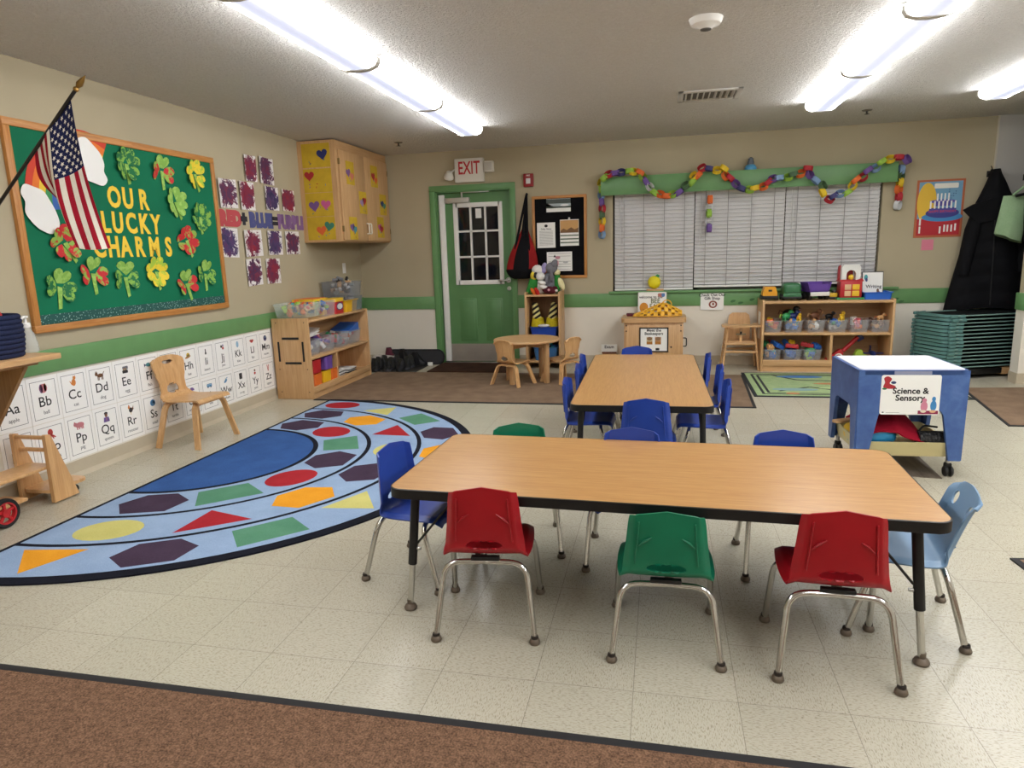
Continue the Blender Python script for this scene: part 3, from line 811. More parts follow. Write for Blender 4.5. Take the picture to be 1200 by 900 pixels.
for y, z, w_, h_, k, lb in PT:
    g = MB(); cur = random.uniform(.008, .02)
    g.grid(lambda u, v: ((u-.5)*w_, -.0013-cur*(2*u-1)**2*(1 if u < .5 else .4)-.002*v, (v-.5)*h_), 10, 2, SPL[k], rot(0, random.uniform(-.05, .03), 0), .0012)
    g.build('splatter_painting', None, 'white sheet with '+lb, 'painting', WL(y, z, 0), FACE_LEFT_WALL, 'splatter paintings on the left wall')
CR, CB_, CK, CP = mat('#b5474d', .8), mat('#4a4f82', .8), mat('#2a2730', .8), mat('#7d5a88', .8)
ys = (-2.672, -2.578, -2.478, -2.375, -2.245, -2.145, -2.05, -1.955, -1.87, -1.775, -1.69, -1.60, -1.51, -1.425, -1.345)
for i, ch in enumerate('RED+BLUE=PURPLE'):
    mt = CR if i < 3 else CK if ch in '+=' else CB_ if i < 8 else CP
    wd = 'RED' if i < 3 else 'BLUE' if 3 < i < 8 else 'PURPLE'
    lb = ('black cut-out plus sign between RED and BLUE' if ch == '+' else 'black cut-out equals sign before PURPLE') if ch in '+=' else \
        '%s cut-out letter %s, %s of the word %s on the left wall' % ({'RED': 'red', 'BLUE': 'blue', 'PURPLE': 'purple'}[wd], ch, ORD[i-{'RED': 0, 'BLUE': 4, 'PURPLE': 9}[wd]], wd)
    cut_letter(ch, ys[i]+.0, 1.678, .118, mt, lb, x=0, bold=.016, sx=.95, group='letters of RED + BLUE = PURPLE')

# ------------------------------------------------------------------ alphabet cards
AC = {k: mat(c, .75) for k, c in dict(red='#b03a36', orange='#d1813a', brown='#6b4526', tan='#b98a5a', pink='#c97f86', purple='#6f5590', blue='#4f86b4', navy='#35345e', teal='#4e8f96', dark='#2d2a2c', yellow='#d8b545', green='#4f8a4a', skin='#8a5a40', grey='#77777a', lt='#9cc0d8').items()}
CARD = mat('#f0efec', .55); LINE = mat('#55565a', .7)
def quad(g, c, M, tail=1, ear='tri', leg=.016):
    e = lambda rx, rz, x, z, a=0, m=c: g.prism(ell(rx, rz, 14, x, z, a), .0004, .0008, AC[m], M)
    e(.026, .013, 0, 0); e(.012, .012, -.03, .012)
    for x in (-.02, -.011, .012, .021): g.prism([(x-.003, -.03), (x+.003, -.03), (x+.003, 0), (x-.003, 0)], .0004, .0008, AC[c], M)
    g.prism([(-.04, .018), (-.034, .034), (-.028, .02)], .0004, .0008, AC[c], M); g.prism([(-.03, .02), (-.024, .034), (-.02, .018)], .0004, .0008, AC[c], M)
    if tail: g.prism([(.024, .004), (.038, .022), (.034, .024), (.02, .008)], .0004, .0008, AC[c], M)
def picture(k, g, M):
    p = lambda P, m: g.prism(P, .0004, .0008, AC[m], M)
    e = lambda rx, rz, x, z, m, a=0: p(ell(rx, rz, 18, x, z, a), m)
    if k == 'A': e(.022, .022, 0, 0, 'red'); p([(0, .02), (.004, .034), (.0, .034)], 'brown')
    elif k == 'B': e(.028, .028, 0, 0, 'pink'); e(.012, .027, -.014, 0, 'purple'); e(.010, .024, .014, .004, 'orange')
    elif k == 'C': e(.016, .022, .004, -.006, 'orange'); e(.011, .011, .012, .022, 'orange'); p([(.004, .026), (.005, .040), (.012, .030)], 'orange'); p([(.014, .03), (.021, .040), (.021, .026)], 'orange'); p([(-.012, -.02), (-.026, .006), (-.022, .008), (-.004, -.02)], 'orange')
    elif k == 'D': quad(g, 'brown', M)
    elif k == 'E': p(rrect(.05, .022, .006, 3, 0, -.012), 'dark'); p(rrect(.05, .022, .006, 3, .004, .014), 'grey'); e(.008, .01, -.01, .006, 'tan'); e(.008, .01, .008, .006, 'tan')
    elif k == 'F': e(.026, .014, .006, 0, 'teal'); p([(-.016, 0), (-.034, .014), (-.034, -.014)], 'navy')
    elif k == 'G': quad(g, 'grey', M)
    elif k == 'H': e(.034, .009, 0, -.012, 'tan', .2); e(.019, .017, .004, .004, 'yellow', .2); p([(-.014, -.006), (.024, .0), (.023, .007), (-.013, .001)], 'dark')
    elif k == 'I': e(.006, .010, 0, .012, 'dark'); e(.008, .016, 0, -.010, 'dark'); p([(-.012, -.02), (.012, -.02), (0, .02)], 'dark')
    elif k == 'J': e(.012, .012, -.008, .012, 'dark'); e(.012, .012, .012, -.004, 'red'); e(.008, .01, .014, .018, 'purple')
    elif k == 'K': e(.018, .028, 0, 0, 'lt'); p([(-.002, -.026), (.002, -.026), (.002, .028), (-.002, .028)], 'blue')
    elif k == 'L': p([(-.034, .008), (-.01, .016), (0, .012), (.01, .016), (.034, .008), (.012, -.014), (-.012, -.014)], 'red'); p([(-.026, .005), (.026, .005), (.0, .0)], 'dark')
    elif k == 'M': e(.026, .026, 0, 0, 'navy'); e(.010, .010, .006, .010, 'lt'); e(.012, .006, .004, -.012, 'purple')
    elif k == 'N': p([(-.03, .03), (-.024, .034), (.02, -.02), (.014, -.024)], 'grey'); e(.012, .008, .016, -.018, 'red', .6)
    elif k == 'O':
        e(.018, .022, 0, .008, 'red')
        for a in (-60, -30, 0, 30, 60): e(.005, .022, .02*sin(radians(a)), -.016, 'red', radians(a)*.9)
    elif k == 'P': e(.034, .018, 0, 0, 'pink'); e(.014, .013, -.032, .008, 'pink'); [p([(x, -.028), (x+.008, -.028), (x+.008, -.01), (x, -.01)], 'pink') for x in (-.024, -.008, .010, .02)]; p([(-.042, .018), (-.038, .028), (-.03, .018)], 'red')
    elif k == 'Q': p([(-.026, -.034), (.026, -.034), (.02, -.002), (-.02, -.002)], 'purple'); e(.012, .014, 0, .012, 'skin'); e(.015, .010, 0, .024, 'dark'); e(.006, .012, 0, -.016, 'pink')
    elif k == 'R': e(.017, .018, .002, -.004, 'dark'); e(.009, .012, -.012, .016, 'orange'); p([(-.018, .026), (-.012, .036), (-.006, .026)], 'red'); p([(.012, 0), (.030, .026), (.026, .0), (.034, .004), (.016, -.012)], 'brown'); p([(-.002, -.036), (.002, -.036), (.002, -.018), (-.002, -.018)], 'yellow')
    elif k == 'S': e(.026, .024, 0, 0, 'blue'); e(.016, .015, .004, 0, 'lt'); e(.008, .008, .005, .001, 'blue')
    elif k == 'T': quad(g, 'green', M, 0)
    elif k == 'U': p([(-.03, 0)]+[(.03*cos(pi-pi*i/10), .026*sin(pi-pi*i/10)) for i in range(11)], 'purple'); p([(-.0015, -.03), (.0015, -.03), (.0015, .0), (-.0015, .0)], 'dark')
    elif k == 'V': p(rrect(.062, .026, .006, 3, 0, .002), 'blue'); p(rrect(.05, .010, .003, 3, 0, .007), 'lt'); e(.007, .007, -.018, -.012, 'dark'); e(.007, .007, .018, -.012, 'dark')
    elif k == 'W': e(.024, .011, 0, -.004, 'blue', .5); p([(.012, .008), (.034, .026), (.016, .024)], 'blue'); p([(-.006, 0), (.002, .026), (.01, .0)], 'teal')
    elif k == 'X': p(rrect(.042, .052, .004, 3), 'dark'); e(.011, .014, 0, .008, 'grey'); [p([(-.014, z), (.014, z), (.014, z+.003), (-.014, z+.003)], 'grey') for z in (-.02, -.013)]
    elif k == 'Y': e(.012, .010, 0, .014, 'brown'); e(.014, .012, 0, -.012, 'red', .3)
    elif k == 'Z': p([(-.016, .03), (-.008, .032), (.004, -.03), (-.004, -.03)], 'red'); p([(.018, .03), (.010, .032), (-.004, -.03), (.004, -.03)], 'red')
WORDS = dict(A='apple', B='ball', C='cat', D='dog', E='egg', F='fish', G='goat', H='hat', I='insect', J='jam', K='kite', L='lips', M='moon', N='nail', O='octopus', P='pig', Q='queen', R='rooster', S='snail', T='turtle', U='umbrella', V='van', W='whale', X='x-ray', Y='yarn', Z='zipper')
PICS = dict(A='an apple', B='a striped ball', C='an orange cat', D='a brown dog', E='a carton of eggs', F='a teal fish', G='a grey animal', H='a straw hat', I='a dark insect', J='small jars', K='a pale blue kite', L='red lips', M='a navy moon', N='a nail', O='a red octopus', P='a pink pig', Q='a queen', R='a rooster', S='a blue swirl', T='a green animal', U='a purple umbrella', V='a blue van', W='a blue whale', X='a dark x-ray', Y='red yarn', Z='a red zipper')
for i in range(26):
    ch = chr(65+i); cx = -4.95+.216*(i % 13)+.108; cz = .536 if i < 13 else .254
    g = MB(); w_, h_ = .213, .278
    g.bx(-w_/2, w_/2, -.0015, 0, -h_/2, h_/2, CARD)
    for a in ((-.086, .086, .1125, .115), (-.086, .086, -.115, -.1125), (-.086, -.0835, -.113, .113), (.0835, .086, -.113, .113)):
        g.bx(a[0], a[1], -.0019, -.0014, a[2], a[3], LINE)
    picture(ch, g, tr(0, -.0012, .068))
    g.text(ch+ch.lower(), .086, INK, tr(0, -.0015, -.014), .0004, .0003)
    g.text(WORDS[ch], .032, LINE, tr(0, -.0015, -.078), 0, .0003)
    g.build('alphabet_card', None, 'alphabet card %s%s with %s, low on the left wall' % (ch, ch.lower(), PICS[ch]), 'alphabet card', WL(cx, cz, .0095), FACE_LEFT_WALL, 'alphabet cards')
# ------------------------------------------------------------------ maple wall cabinet in the corner
cab = thing('wall_cabinet', 'maple wall cabinet hung in the corner, its doors decorated with heart papers', 'cabinet', (0, 0, 1.485))
CH = 1.005; CD = .41; CY0 = -1.335
g = MB().bx(.001, CD, CY0, CY0+.02, 0, CH, W_MAPLE).bx(.001, CD, -.045, -.025, 0, CH, W_MAPLE).bx(.003, CD-.002, CY0+.02, -.045, .002, .022, W_MAPLE_Y).bx(.003, CD-.002, CY0+.02, -.045, CH-.06, CH-.002, W_MAPLE_Y).bx(.002, .01, CY0+.02, -.045, .02, CH-.06, W_MAPLE)
g.bx(CD, CD+.006, CY0+.001, CY0+.045, .001, CH-.001, W_MAPLE).bx(CD, CD+.006, CY0+.045, -.026, CH-.085, CH-.001, W_MAPLE_Y)
g.build('body', cab)
for y0, y1, hs in ((CY0+.05, -.685, 1), (-.68, -.035, -1)):
    dr = MB().bx(CD+.004, CD+.022, y0, y1, .015, CH-.09, W_MAPLE, .003).build('door', cab)
    hy = y1-.03 if hs > 0 else y0+.03
    g = MB()
    g.tube(fillet([(CD+.02, hy, .09), (CD+.05, hy, .09), (CD+.05, hy, .20), (CD+.02, hy, .20)], .015, 4), .008, mat('#e3ddca', .4), 10)
    g.build('handle', dr)
    g = MB()
    yy = y0+.004 if hs > 0 else y1-.004
    for z in (.13, .80): g.bx(CD+.004, CD+.026, yy-.012, yy+.006, z-.03, z+.03, mat('#8d7a4e', .4, .7), .003)
    g.build('hinge', dr)
YPAP = mat('#c7a628', .85, var=.12)
HC = {k: mat(c, .8) for k, c in dict(navy='#26306a', red='#a92a2c', purple='#77548f', pink='#c2578d', orange='#d8642f', green='#3f8068', teal='#4a8a96', lilac='#a48ab4', salmon='#cf7a62').items()}
def heart_paper(label, loc, rz, w_, h_, hearts):
    t = thing('heart_paper', label, 'heart artwork', loc, rz, 'heart papers on the wall cabinet')
    MB().bx(-w_/2, w_/2, -.002, 0, -h_/2, h_/2, YPAP).build('paper_sheet', t)
    for x, z, s_, c, a in hearts: MB().prism(heart(s_, 20, x, z, a), .002, .003, HC[c]).build('heart', t)
    sq = MB()
    for _ in range(5):
        x = random.uniform(-.3, .3)*w_; z = random.uniform(-.4, -.1)*h_
        sq.prism(ell(.012, .004, 8, x, z, random.uniform(0, 3)), .002, .0025, HC[random.choice(['teal', 'green', 'purple', 'red'])])
    sq.build('paint_dab', t)
for z, hs, lb in ((2.345, [(.07, .01, .12, 'navy', .15)], 'yellow paper with one navy heart, topmost on the cabinet end'), (2.10, [(-.09, .05, .11, 'red', 0)], 'yellow paper with one red heart, second on the cabinet end'),
                  (1.862, [(-.06, -.01, .12, 'purple', .1), (.07, 0, .11, 'pink', -.1)], 'yellow paper with purple and pink hearts on the cabinet end'), (1.625, [(.0, -.02, .11, 'orange', .1), (.09, .02, .11, 'green', -.2)], 'yellow paper with orange and green hearts, lowest on the cabinet end')):
    heart_paper(lb, (.205, CY0-.0005, z), 0, .31, .232, hs)
for y, z, hs, lb in ((-1.05, 2.19, [(-.05, 0, .10, 'purple', .2), (.03, -.03, .10, 'salmon', -.1)], 'yellow paper with purple and salmon hearts, upper left on the cabinet doors'),
                     (-.43, 2.215, [(-.03, 0, .10, 'red', .1), (.04, -.04, .09, 'orange', 0)], 'yellow paper with red and orange hearts, upper right on the cabinet doors'),
                     (-.775, 1.905, [(-.03, 0, .10, 'lilac', .3), (.03, .02, .10, 'red', 0)], 'yellow paper with lilac and red hearts, middle left on the cabinet doors'),
                     (-.22, 1.915, [(-.03, .01, .09, 'navy', .2), (.03, -.01, .09, 'green', -.2)], 'yellow paper with navy and green hearts, middle right on the cabinet doors'),
                     (-1.06, 1.625, [(-.03, .01, .10, 'purple', .2), (.03, -.01, .10, 'teal', -.2)], 'yellow paper with purple and teal hearts, lower left on the cabinet doors'),
                     (-.33, 1.655, [(-.03, .0, .10, 'pink', .2), (.02, -.02, .10, 'red', -.2)], 'yellow paper with pink and red hearts, lower right on the cabinet doors')):
    heart_paper(lb, (CD+.0225, y, z), FACE_LEFT_WALL, .19, .235, hs)
t = thing('light_switch', 'small white wall switch plate under the wall cabinet', 'switch', WL(-.475, 1.20), FACE_LEFT_WALL)
MB().box((0, -.003, 0), (.075, .006, .118), WHITE, .002).build('plate', t)
MB().box((0, -.008, 0), (.012, .012, .026), WHITE, .002).build('toggle', t)

# ------------------------------------------------------------------ back wall fittings
ex = thing('exit_sign', 'white EXIT sign with red letters and two emergency lamps above the green door', 'exit sign', (1.45, 0, 2.27))
SIGNW = mat('#ddd9cf', .45)
MB().box((0, -.03, 0), (.345, .06, .265), SIGNW, .008).build('housing', ex)
MB().text('EXIT', .20, mat('#b8202a', .5), tr(0, -.060, .02), .003, .001, .64).build('lettering', ex)
for sx, dx, dz, ry in ((-1, -.245, -.045, .5), (1, .235, .03, 0)):
    g = MB()
    if sx < 0:
        g.cyl((-.17, -.03, .02), (-.22, -.035, -.01), .012, SIGNW, 10)
        g.lathe([(0, .05), (.03, .045), (.05, .01), (.062, -.03), (.058, -.036), (0, -.03)], SIGNW, 20, tr(dx, -.055, dz) @ rot(.5, .3, 0))
    else:
        g.cyl((.17, -.03, .02), (.185, -.03, .02), .02, SIGNW, 10).box((dx, -.04, dz), (.115, .07, .125), SIGNW, .014).box((dx, -.078, dz), (.085, .004, .09), mat('#c4c0b6', .3), .004)
    g.build('emergency_lamp', ex)
fa = thing('fire_alarm', 'small red fire alarm strobe on the wall right of the door', 'fire alarm', (2.14, 0, 2.127))
MB().box((0, -.02, 0), (.115, .04, .145), mat('#8f1c22', .4), .008).build('housing', fa)
MB().box((.0, -.043, -.01), (.052, .01, .06), mat('#dcdcdc', .2), .004).text('FIRE', .022, WHITE, tr(0, -.0405, .05), .0005, .0004).build('strobe', fa)

nb = thing('notice_board', 'black felt notice board in an oak frame right of the door', 'notice board', (2.487, 0, 1.478))
FELT = fabric('black_felt', '#0b0b0d', '#141417', 300, 1, .2)
MB().bx(-.30, .30, -.012, 0, -.45, .45, FELT).build('felt_panel', nb)
for nm, a, mt in (('frame_rail', (-.315, .315, -.022, 0, .435, .467), W_OAK), ('frame_rail', (-.315, .315, -.022, 0, -.467, -.435), W_OAK), ('frame_stile', (-.315, -.283, -.022, 0, -.435, .435), W_OAK_V), ('frame_stile', (.283, .315, -.022, 0, -.435, .435), W_OAK_V)):
    MB().bx(*a, mt, .004).build(nm, nb)
def sheet(name, label, cat, x, z, w_, h_, draw=None, mt=PAPER, y=-.0125, group=None, rz=0):
    g = MB().bx(-w_/2, w_/2, -.0012, 0, -h_/2, h_/2, mt)
    if draw: draw(g)
    return g.build(name, None, label, cat, (x, y, z), 0, group)
GREYL = mat('#8e8e8c', .8)
def lines(g, x0, x1, zs, mt=GREYL, h=.004):
    for z in zs: g.bx(x0, x1, -.0016, -.0011, z-h/2, z+h/2, mt)
def d1(g):
    g.bx(-.14, .14, -.0016, -.0011, -.03, .07, mat('#4b5450', .7)); g.bx(-.14, .14, -.0020, -.0015, -.01, .02, mat('#a9b4b8', .7)); g.prism([(-.14, -.03), (-.02, -.03), (-.14, .03)], .0016, .002, mat('#2e3830', .8)); g.prism(ell(.05, .012, 14, .07, .0), .002, .0023, mat('#e4e6e6', .8))
def d2(g):
    g.prism(ell(.02, .016, 14, 0, .105), .0012, .0016, INK); g.text('Daily News', .026, INK, tr(0, -.0013, .07), .0003, .0002)
    lines(g, -.08, .08, [.045-.014*k for k in range(12)])
def d3(g):
    g.bx(-.105, .105, -.0016, -.0011, .0, .14, mat('#c79a63', .8)); g.prism([(-.105, .02), (-.07, .05), (-.03, .03), (.02, .06), (.06, .035), (.105, .055), (.105, 0), (-.105, 0)], .0016, .002, mat('#7a5a3c', .8)); lines(g, -.105, .105, [-.03, -.07, -.11], mat('#5d6b5a', .8), .014)
def d4(g):
    lines(g, -.13, .13, [.09, .06, .0, -.03, -.06, -.09]); g.prism(ell(.03, .018, 12, -.02, .045), .0012, .0017, mat('#c58c98', .8)); g.prism(ell(.03, .012, 12, .07, -.01), .0012, .0017, mat('#b5b7b9', .8)); g.prism([(-.07, .05), (-.04, .05), (-.055, .08)], .0012, .0017, INK)

sheet('notice_sheet', 'landscape photo sheet pinned at the top of the notice board', 'notice', 2.48, 1.835, .28, .145, d1)
sheet('notice_sheet', 'white typed letter pinned at the left of the notice board', 'notice', 2.332, 1.505, .212, .285, d2)
sheet('notice_sheet', 'tan picture poster pinned at the right of the notice board', 'notice', 2.602, 1.525, .216, .295, d3)
sheet('notice_sheet', 'white calendar sheet at the bottom of the notice board', 'notice', 2.482, 1.203, .295, .22, d4)
MB().ball((0, 0, 0), (.012, .008, .012), WHITE, 12).build('push_pin', None, 'white push pin at the top of the tan picture poster', 'pin', (2.602, -.021, 1.685))

# red and black drawstring backpack hung from its cord
bp_ = thing('drawstring_backpack', 'red and black drawstring backpack hanging between the door and the notice board', 'backpack', (2.06, -.035, 1.02))
BR = fabric('backpack_red', '#7e1a1c', '#9c2424', 300, .85, .3); BKF = fabric('backpack_black', '#0c0c0f', '#16161a', 300, .8, .3)
def bag(u, v):
    z = v; w_ = .04+.145*(sin(min(1, (1-v)*1.25)*pi*.5))**1.2
    if v < .16: w_ *= .45+.55*sqrt(max(0, v/.16))
    a = 2*pi*u
    dp = w_*.42
    cx = .055*(v-.25)
    return (cx+w_*cos(a), -.075+dp*sin(a)*(1-.5*max(0, v-.5)), z*.56)
g = MB()
for i in range(12):
    g.grid(lambda u, v: bag((i+u)/12, v), 3, 22, BKF if i in (8, 9, 2, 3) else BR, None)
    g.grid(lambda u, v: tuple(Vector(bag((i+u)/12, .20*v))+Vector((.004*cos(2*pi*(i+u)/12), .004*sin(2*pi*(i+u)/12), -.002))), 2, 6, BKF, None)
g.add([bag(k/24, 0.0) for k in range(24)], [tuple(range(24))], BKF)
g.build('bag', bp_)
g = MB().tube(fillet([(-.10, -.10, .22), (-.03, -.10, .52), (.055, -.02, .93), (.06, .0, .955)], .06), .014, BKF, 8).tube(fillet([(.10, -.11, .26), (.075, -.11, .55), (.058, -.02, .93)], .05), .014, BKF, 8).tube([(.03, -.09, .5), (.06, -.02, .93)], .024, BKF, 10, rs=[.03, .008]).build('drawstring', bp_)
MB().grid(lambda u, v: bag(.70+.10*u, .06+.42*v*(.4+.6*(1-abs(2*u-1)))) , 6, 6, BKF, tr(0, -.004, 0), .002).build('front_panel', bp_)
g = MB().tube([(.085, -.115, .30), (.055, -.10, .42), (.06, -.06, .62)], .006, mat('#b9b4ae', .6), 8).build('trim_cord', bp_)
MB().cyl((0, 0, 0), (0, -.04, 0), .008, BLACK, 10).ball((0, -.045, .004), .012, BLACK).build('wall_hook', None, 'small black hook holding the drawstring backpack', 'hook', (2.12, 0, 1.972))

# ------------------------------------------------------------------ paper chains
LC = {k: mat(c, .7) for k, c in dict(r='#b02733', o='#df6b2c', y='#e2c02a', g='#8db641', b='#7d9cc2', p='#6d4f95', n='#3c3a6e', k='#4d6a4a', w='#cfd3d6').items()}
def link(mt, P, T, flip, parent, r=.043, w_=.048, turn=None):
    """a paper ring whose long axis follows T"""
    T = Vector(T).normalized(); F = Vector((0, -1, 0))
    B = T.cross(F).normalized(); F = B.cross(T).normalized()
    q45 = radians(turn if turn is not None else 48 if flip else -6); A = F*cos(q45)+B*sin(q45)      # ring lies in the T-A plane, the band is wide along the other axis
    W_ = T.cross(A).normalized()
    g = MB(); n = 18; vs = []; fs = []
    for k in range(n):
        a = 2*pi*k/n
        c = T*cos(a)*r*1.12+A*sin(a)*r*.85
        for s_ in (-1, 1):
            vs.append(Vector(P)+c+W_*s_*w_/2)
            vs.append(Vector(P)+c*.96+W_*s_*w_/2)
    for k in range(n):
        j = (k+1) % n
        a0, a1, b0, b1 = 4*k, 4*k+1, 4*k+2, 4*k+3; A0, A1, B0, B1 = 4*j, 4*j+1, 4*j+2, 4*j+3
        fs += [(a0, A0, B0, b0), (a1, b1, B1, A1), (a0, a1, A1, A0), (b0, B0, B1, b1)]
    g.add(vs, fs, LC[mt], None, True)
    return g.build('link', parent)
pts = [(2.977, 1.49), (2.98, 1.636), (2.981, 1.774), (2.972, 1.921), (2.971, 2.058), (3.066, 2.128), (3.196, 2.141), (3.288, 2.149), (3.329, 2.141), (3.398, 2.13), (3.46, 2.033), (3.552, 1.912), (3.682, 1.87), (3.812, 1.9), (3.877, 1.968), (3.948, 2.0), (3.964, 2.063), (4.008, 2.067), (4.046, 2.139), (4.112, 2.131), (4.2, 2.109), (4.269, 2.123), (4.289, 2.046), (4.333, 2.024), (4.393, 1.96), (4.448, 1.913), (4.535, 1.896), (4.586, 1.907), (4.671, 1.92), (4.72, 1.961), (4.761, 1.993), (4.824, 1.999), (4.912, 2.003), (4.961, 2.026), (5.032, 2.031), (5.1, 2.078), (5.119, 2.018), (5.18, 1.955), (5.249, 1.9), (5.253, 1.832), (5.322, 1.76), (5.361, 1.793), (5.418, 1.811), (5.49, 1.821), (5.535, 1.886), (5.564, 1.944), (5.627, 1.966), (5.671, 2.031), (5.741, 2.048), (5.793, 2.107), (5.87, 2.127), (5.948, 2.139), (6.02, 2.115), (6.018, 2.033), (6.012, 1.905), (6.006, 1.838), (6.012, 1.763), (6.008, 1.681)]
cols = 'byrbyrngyopgopkgyornyyorpngyorpbgkorpbkyrnbgyorpbgyrpbyorw'
pc = thing('paper_chain', 'long multicoloured paper chain swagged along the green valance', 'paper chain')
# even the spacing by inserting a link where the gap is long
full = []
for i, (x, z) in enumerate(pts):
    full.append((x, z, cols[i]))
    if i+1 < len(pts):
        dx, dz = pts[i+1][0]-x, pts[i+1][1]-z
        if sqrt(dx*dx+dz*dz) > .105: full.append((x+dx/2, z+dz/2, random.choice('bwkpgo')))
for i, (x, z, c) in enumerate(full):
    a = full[max(0, i-1)]; b = full[min(len(full)-1, i+1)]
    yy = -.182 if x > 3.0 else -.06
    if x > 5.99 and z < 2.1: yy = -.05
    link(c, (x, yy, z), (b[0]-a[0], 0.01, b[1]-a[1]), i % 2 == 0, pc)
sc_ = thing('paper_chain', 'short hanging chain of five paper links before the middle blind', 'paper chain')
for i, (x, z) in enumerate([(4.143, 1.819), (4.14, 1.738), (4.137, 1.675), (4.139, 1.594), (4.141, 1.521)]):
    link('owgwp'[i], (x, -.06, z), (0, .01, 1), i % 2 == 0, sc_, turn=8 if i % 2 == 0 else 72)
MB().cyl((4.143, -.06, 1.85), (4.143, -.115, 1.915), .0015, PAPER, 6).build('string', sc_)
t = thing('wall_clip', 'clear round plastic wall hook at the end of the paper chain', 'hook', (6.01, 0, 1.675))
MB().box((0, -.002, -.01), (.05, .004, .07), clear('clear_hook', '#cfccc4', .18), .002).build('plate', t)
MB().tube([(.03*cos(a), -.02, .03*sin(a)) for a in [2*pi*k/20 for k in range(20)]], .004, clear('clear_ring', '#bdbab4', .7), 8, None, True).build('ring', t)
t = thing('air_freshener', 'small blue and grey air freshener on top of the valance', 'air freshener', (4.55, -.06, 2.105))
MB().lathe([(0, 0), (.06, 0), (.062, .02), (.05, .045), (.035, .055), (0, .055)], mat('#4f9cc9', .4), 20).build('base', t)
MB().lathe([(.034, .05), (.034, .08), (.025, .10), (.028, .115), (.012, .13), (0, .13)], mat('#59626c', .4), 18).build('cap', t)

# ------------------------------------------------------------------ birthday poster and note
def dp(g):
    q = lambda P, c, t=.0012: g.prism(P, t, t+.0004, mat(c, .6))
    w_, h_ = .40, .535
    q([(-w_/2, -h_/2), (w_/2, -h_/2), (w_/2, h_/2), (-w_/2, h_/2)], '#6f9fc0'); q([(-w_/2, -h_/2), (w_/2, -h_/2), (w_/2, -.10), (-w_/2, -.10)], '#b3222c', .0016)
    q(ell(.09, .20, 24, -.12, .06), '#e2b93a', .0014)
    q(rrect(.22, .05, .01, 3, .05, .225), '#e8e6dc', .0016)
    q(ell(.19, .045, 28, .03, -.085), '#3d86c0', .002); q(ell(.155, .05, 28, .03, -.045), '#3a3a86', .0022); q(rrect(.25, .055, .01, 3, .03, -.02), '#4a4596', .0024); q(ell(.125, .02, 24, .03, .07), '#5a53a4', .0024)
    q(rrect(.17, .045, .01, 3, .03, .045), '#4a4596', .0026)
    g.text('HAPPY BIRTHDAY', .032, mat('#c23a50', .6), tr(.03, -.0027, -.03), .0004, .0002)
    for k in range(7): q([(-.09+k*.038, .0), (-.075+k*.038, .0), (-.075+k*.038, .075), (-.09+k*.038, .075)], '#efede6', .003)
    for k in range(4): q([(-.03+k*.034, .075), (-.017+k*.034, .075), (-.017+k*.034, .15), (-.03+k*.034, .15)], '#efede6', .003)
    for k, (x, z) in enumerate([(-.17, -.21), (-.17, -.13), (.02, -.215), (.09, -.2), (.125, -.2), (.16, -.19), (.06, -.2)]): q([(x-.008, z-.035), (x+.008, z-.035), (x+.008, z+.035), (x-.008, z+.035)], '#efede6', .003)
    for k in range(9): q(ell(.005, .005, 8, .08+.02*(k % 4), .10+.022*(k % 5)), '#29406e', .003)
pst = thing('birthday_poster', 'orange bordered poster of a purple birthday cake with white candles', 'poster', (6.412, -.002, 1.632))
MB().bx(-.222, .222, -.004, 0, -.288, .288, mat('#b4623c', .6)).build('border', pst)
g = MB(); dp(g); g.build('picture', pst).location = (0, -.003, 0)
g = MB().bx(-.056, .056, -.002, 0, -.054, .054, mat('#d67f94', .8)); lines(g, -.03, .03, [.015, -.005], mat('#8a4858', .8), .004)
g.build('sticky_note', None, 'small pink sticky note on the wall below the birthday poster', 'note', (6.331, -.002, 1.269))

# ------------------------------------------------------------------ coats in the corner
def hook(loc, label):
    t = thing('coat_hook', label, 'hook', loc)
    MB().box((0, -.003, 0), (.03, .006, .06), BLACK, .002).build('plate', t)
    MB().tube(fillet([(0, 0, .01), (0, -.05, .01), (0, -.06, .04)], .015), .006, BLACK, 8).build('prong', t)
hook((6.83, 0, 1.95), 'black wall hook holding the long black coat')
jk = thing('coat', 'long black quilted hooded coat hanging in the right corner', 'coat', (6.83, -.06, .60))
JB = fabric('black_coat', '#08080a', '#121216', 240, .8, .4)
def coat(u, v):
    z = 1.38*v
    if v > .78: lw, rw = .15-.12*((v-.78)/.22)**.9, .20-.17*((v-.78)/.22)**.9
    else: lw, rw = .36-.21*(v/.78)**1.1, .42-.22*(v/.78)
    a = 2*pi*u; c, s_ = cos(a), sin(a)
    x = c*(rw if c > 0 else lw)
    y = -.10+s_*.11*(.55+.45*(1-v))*(1+.10*sin(5*a+3*v))
    y += -.012*abs(sin(v*26)) if s_ < 0 else 0
    z += -.05*(1-v)*(1+c)*.5*.0 - .035*(1-v)*cos(2*a)
    return (x, min(y, .045), z)
g = MB().grid(coat, 56, 60, JB); g.add([coat(k/56, 1.0) for k in range(56)], [tuple(reversed(range(56)))], JB); g.build('body', jk)
g = MB()
g.tube([(-.12, -.11, 1.02), (-.17, -.14, .80), (-.21, -.16, .55), (-.22, -.16, .36)], .06, JB, 14, rs=[.05, .07, .065, .05]); g.build('sleeve', jk)
g = MB().tube([(.20, -.10, 1.02), (.29, -.13, .80), (.31, -.14, .55), (.29, -.14, .38)], .06, JB, 14, rs=[.05, .07, .065, .05]); g.build('sleeve', jk)
g = MB().prism([(-.285, 1.0), (-.20, 1.05), (-.05, 1.10), (.10, 1.06), (.16, .97), (.04, .90), (-.16, .86), (-.22, .93)], .165, .195, JB); g.build('collar', jk)
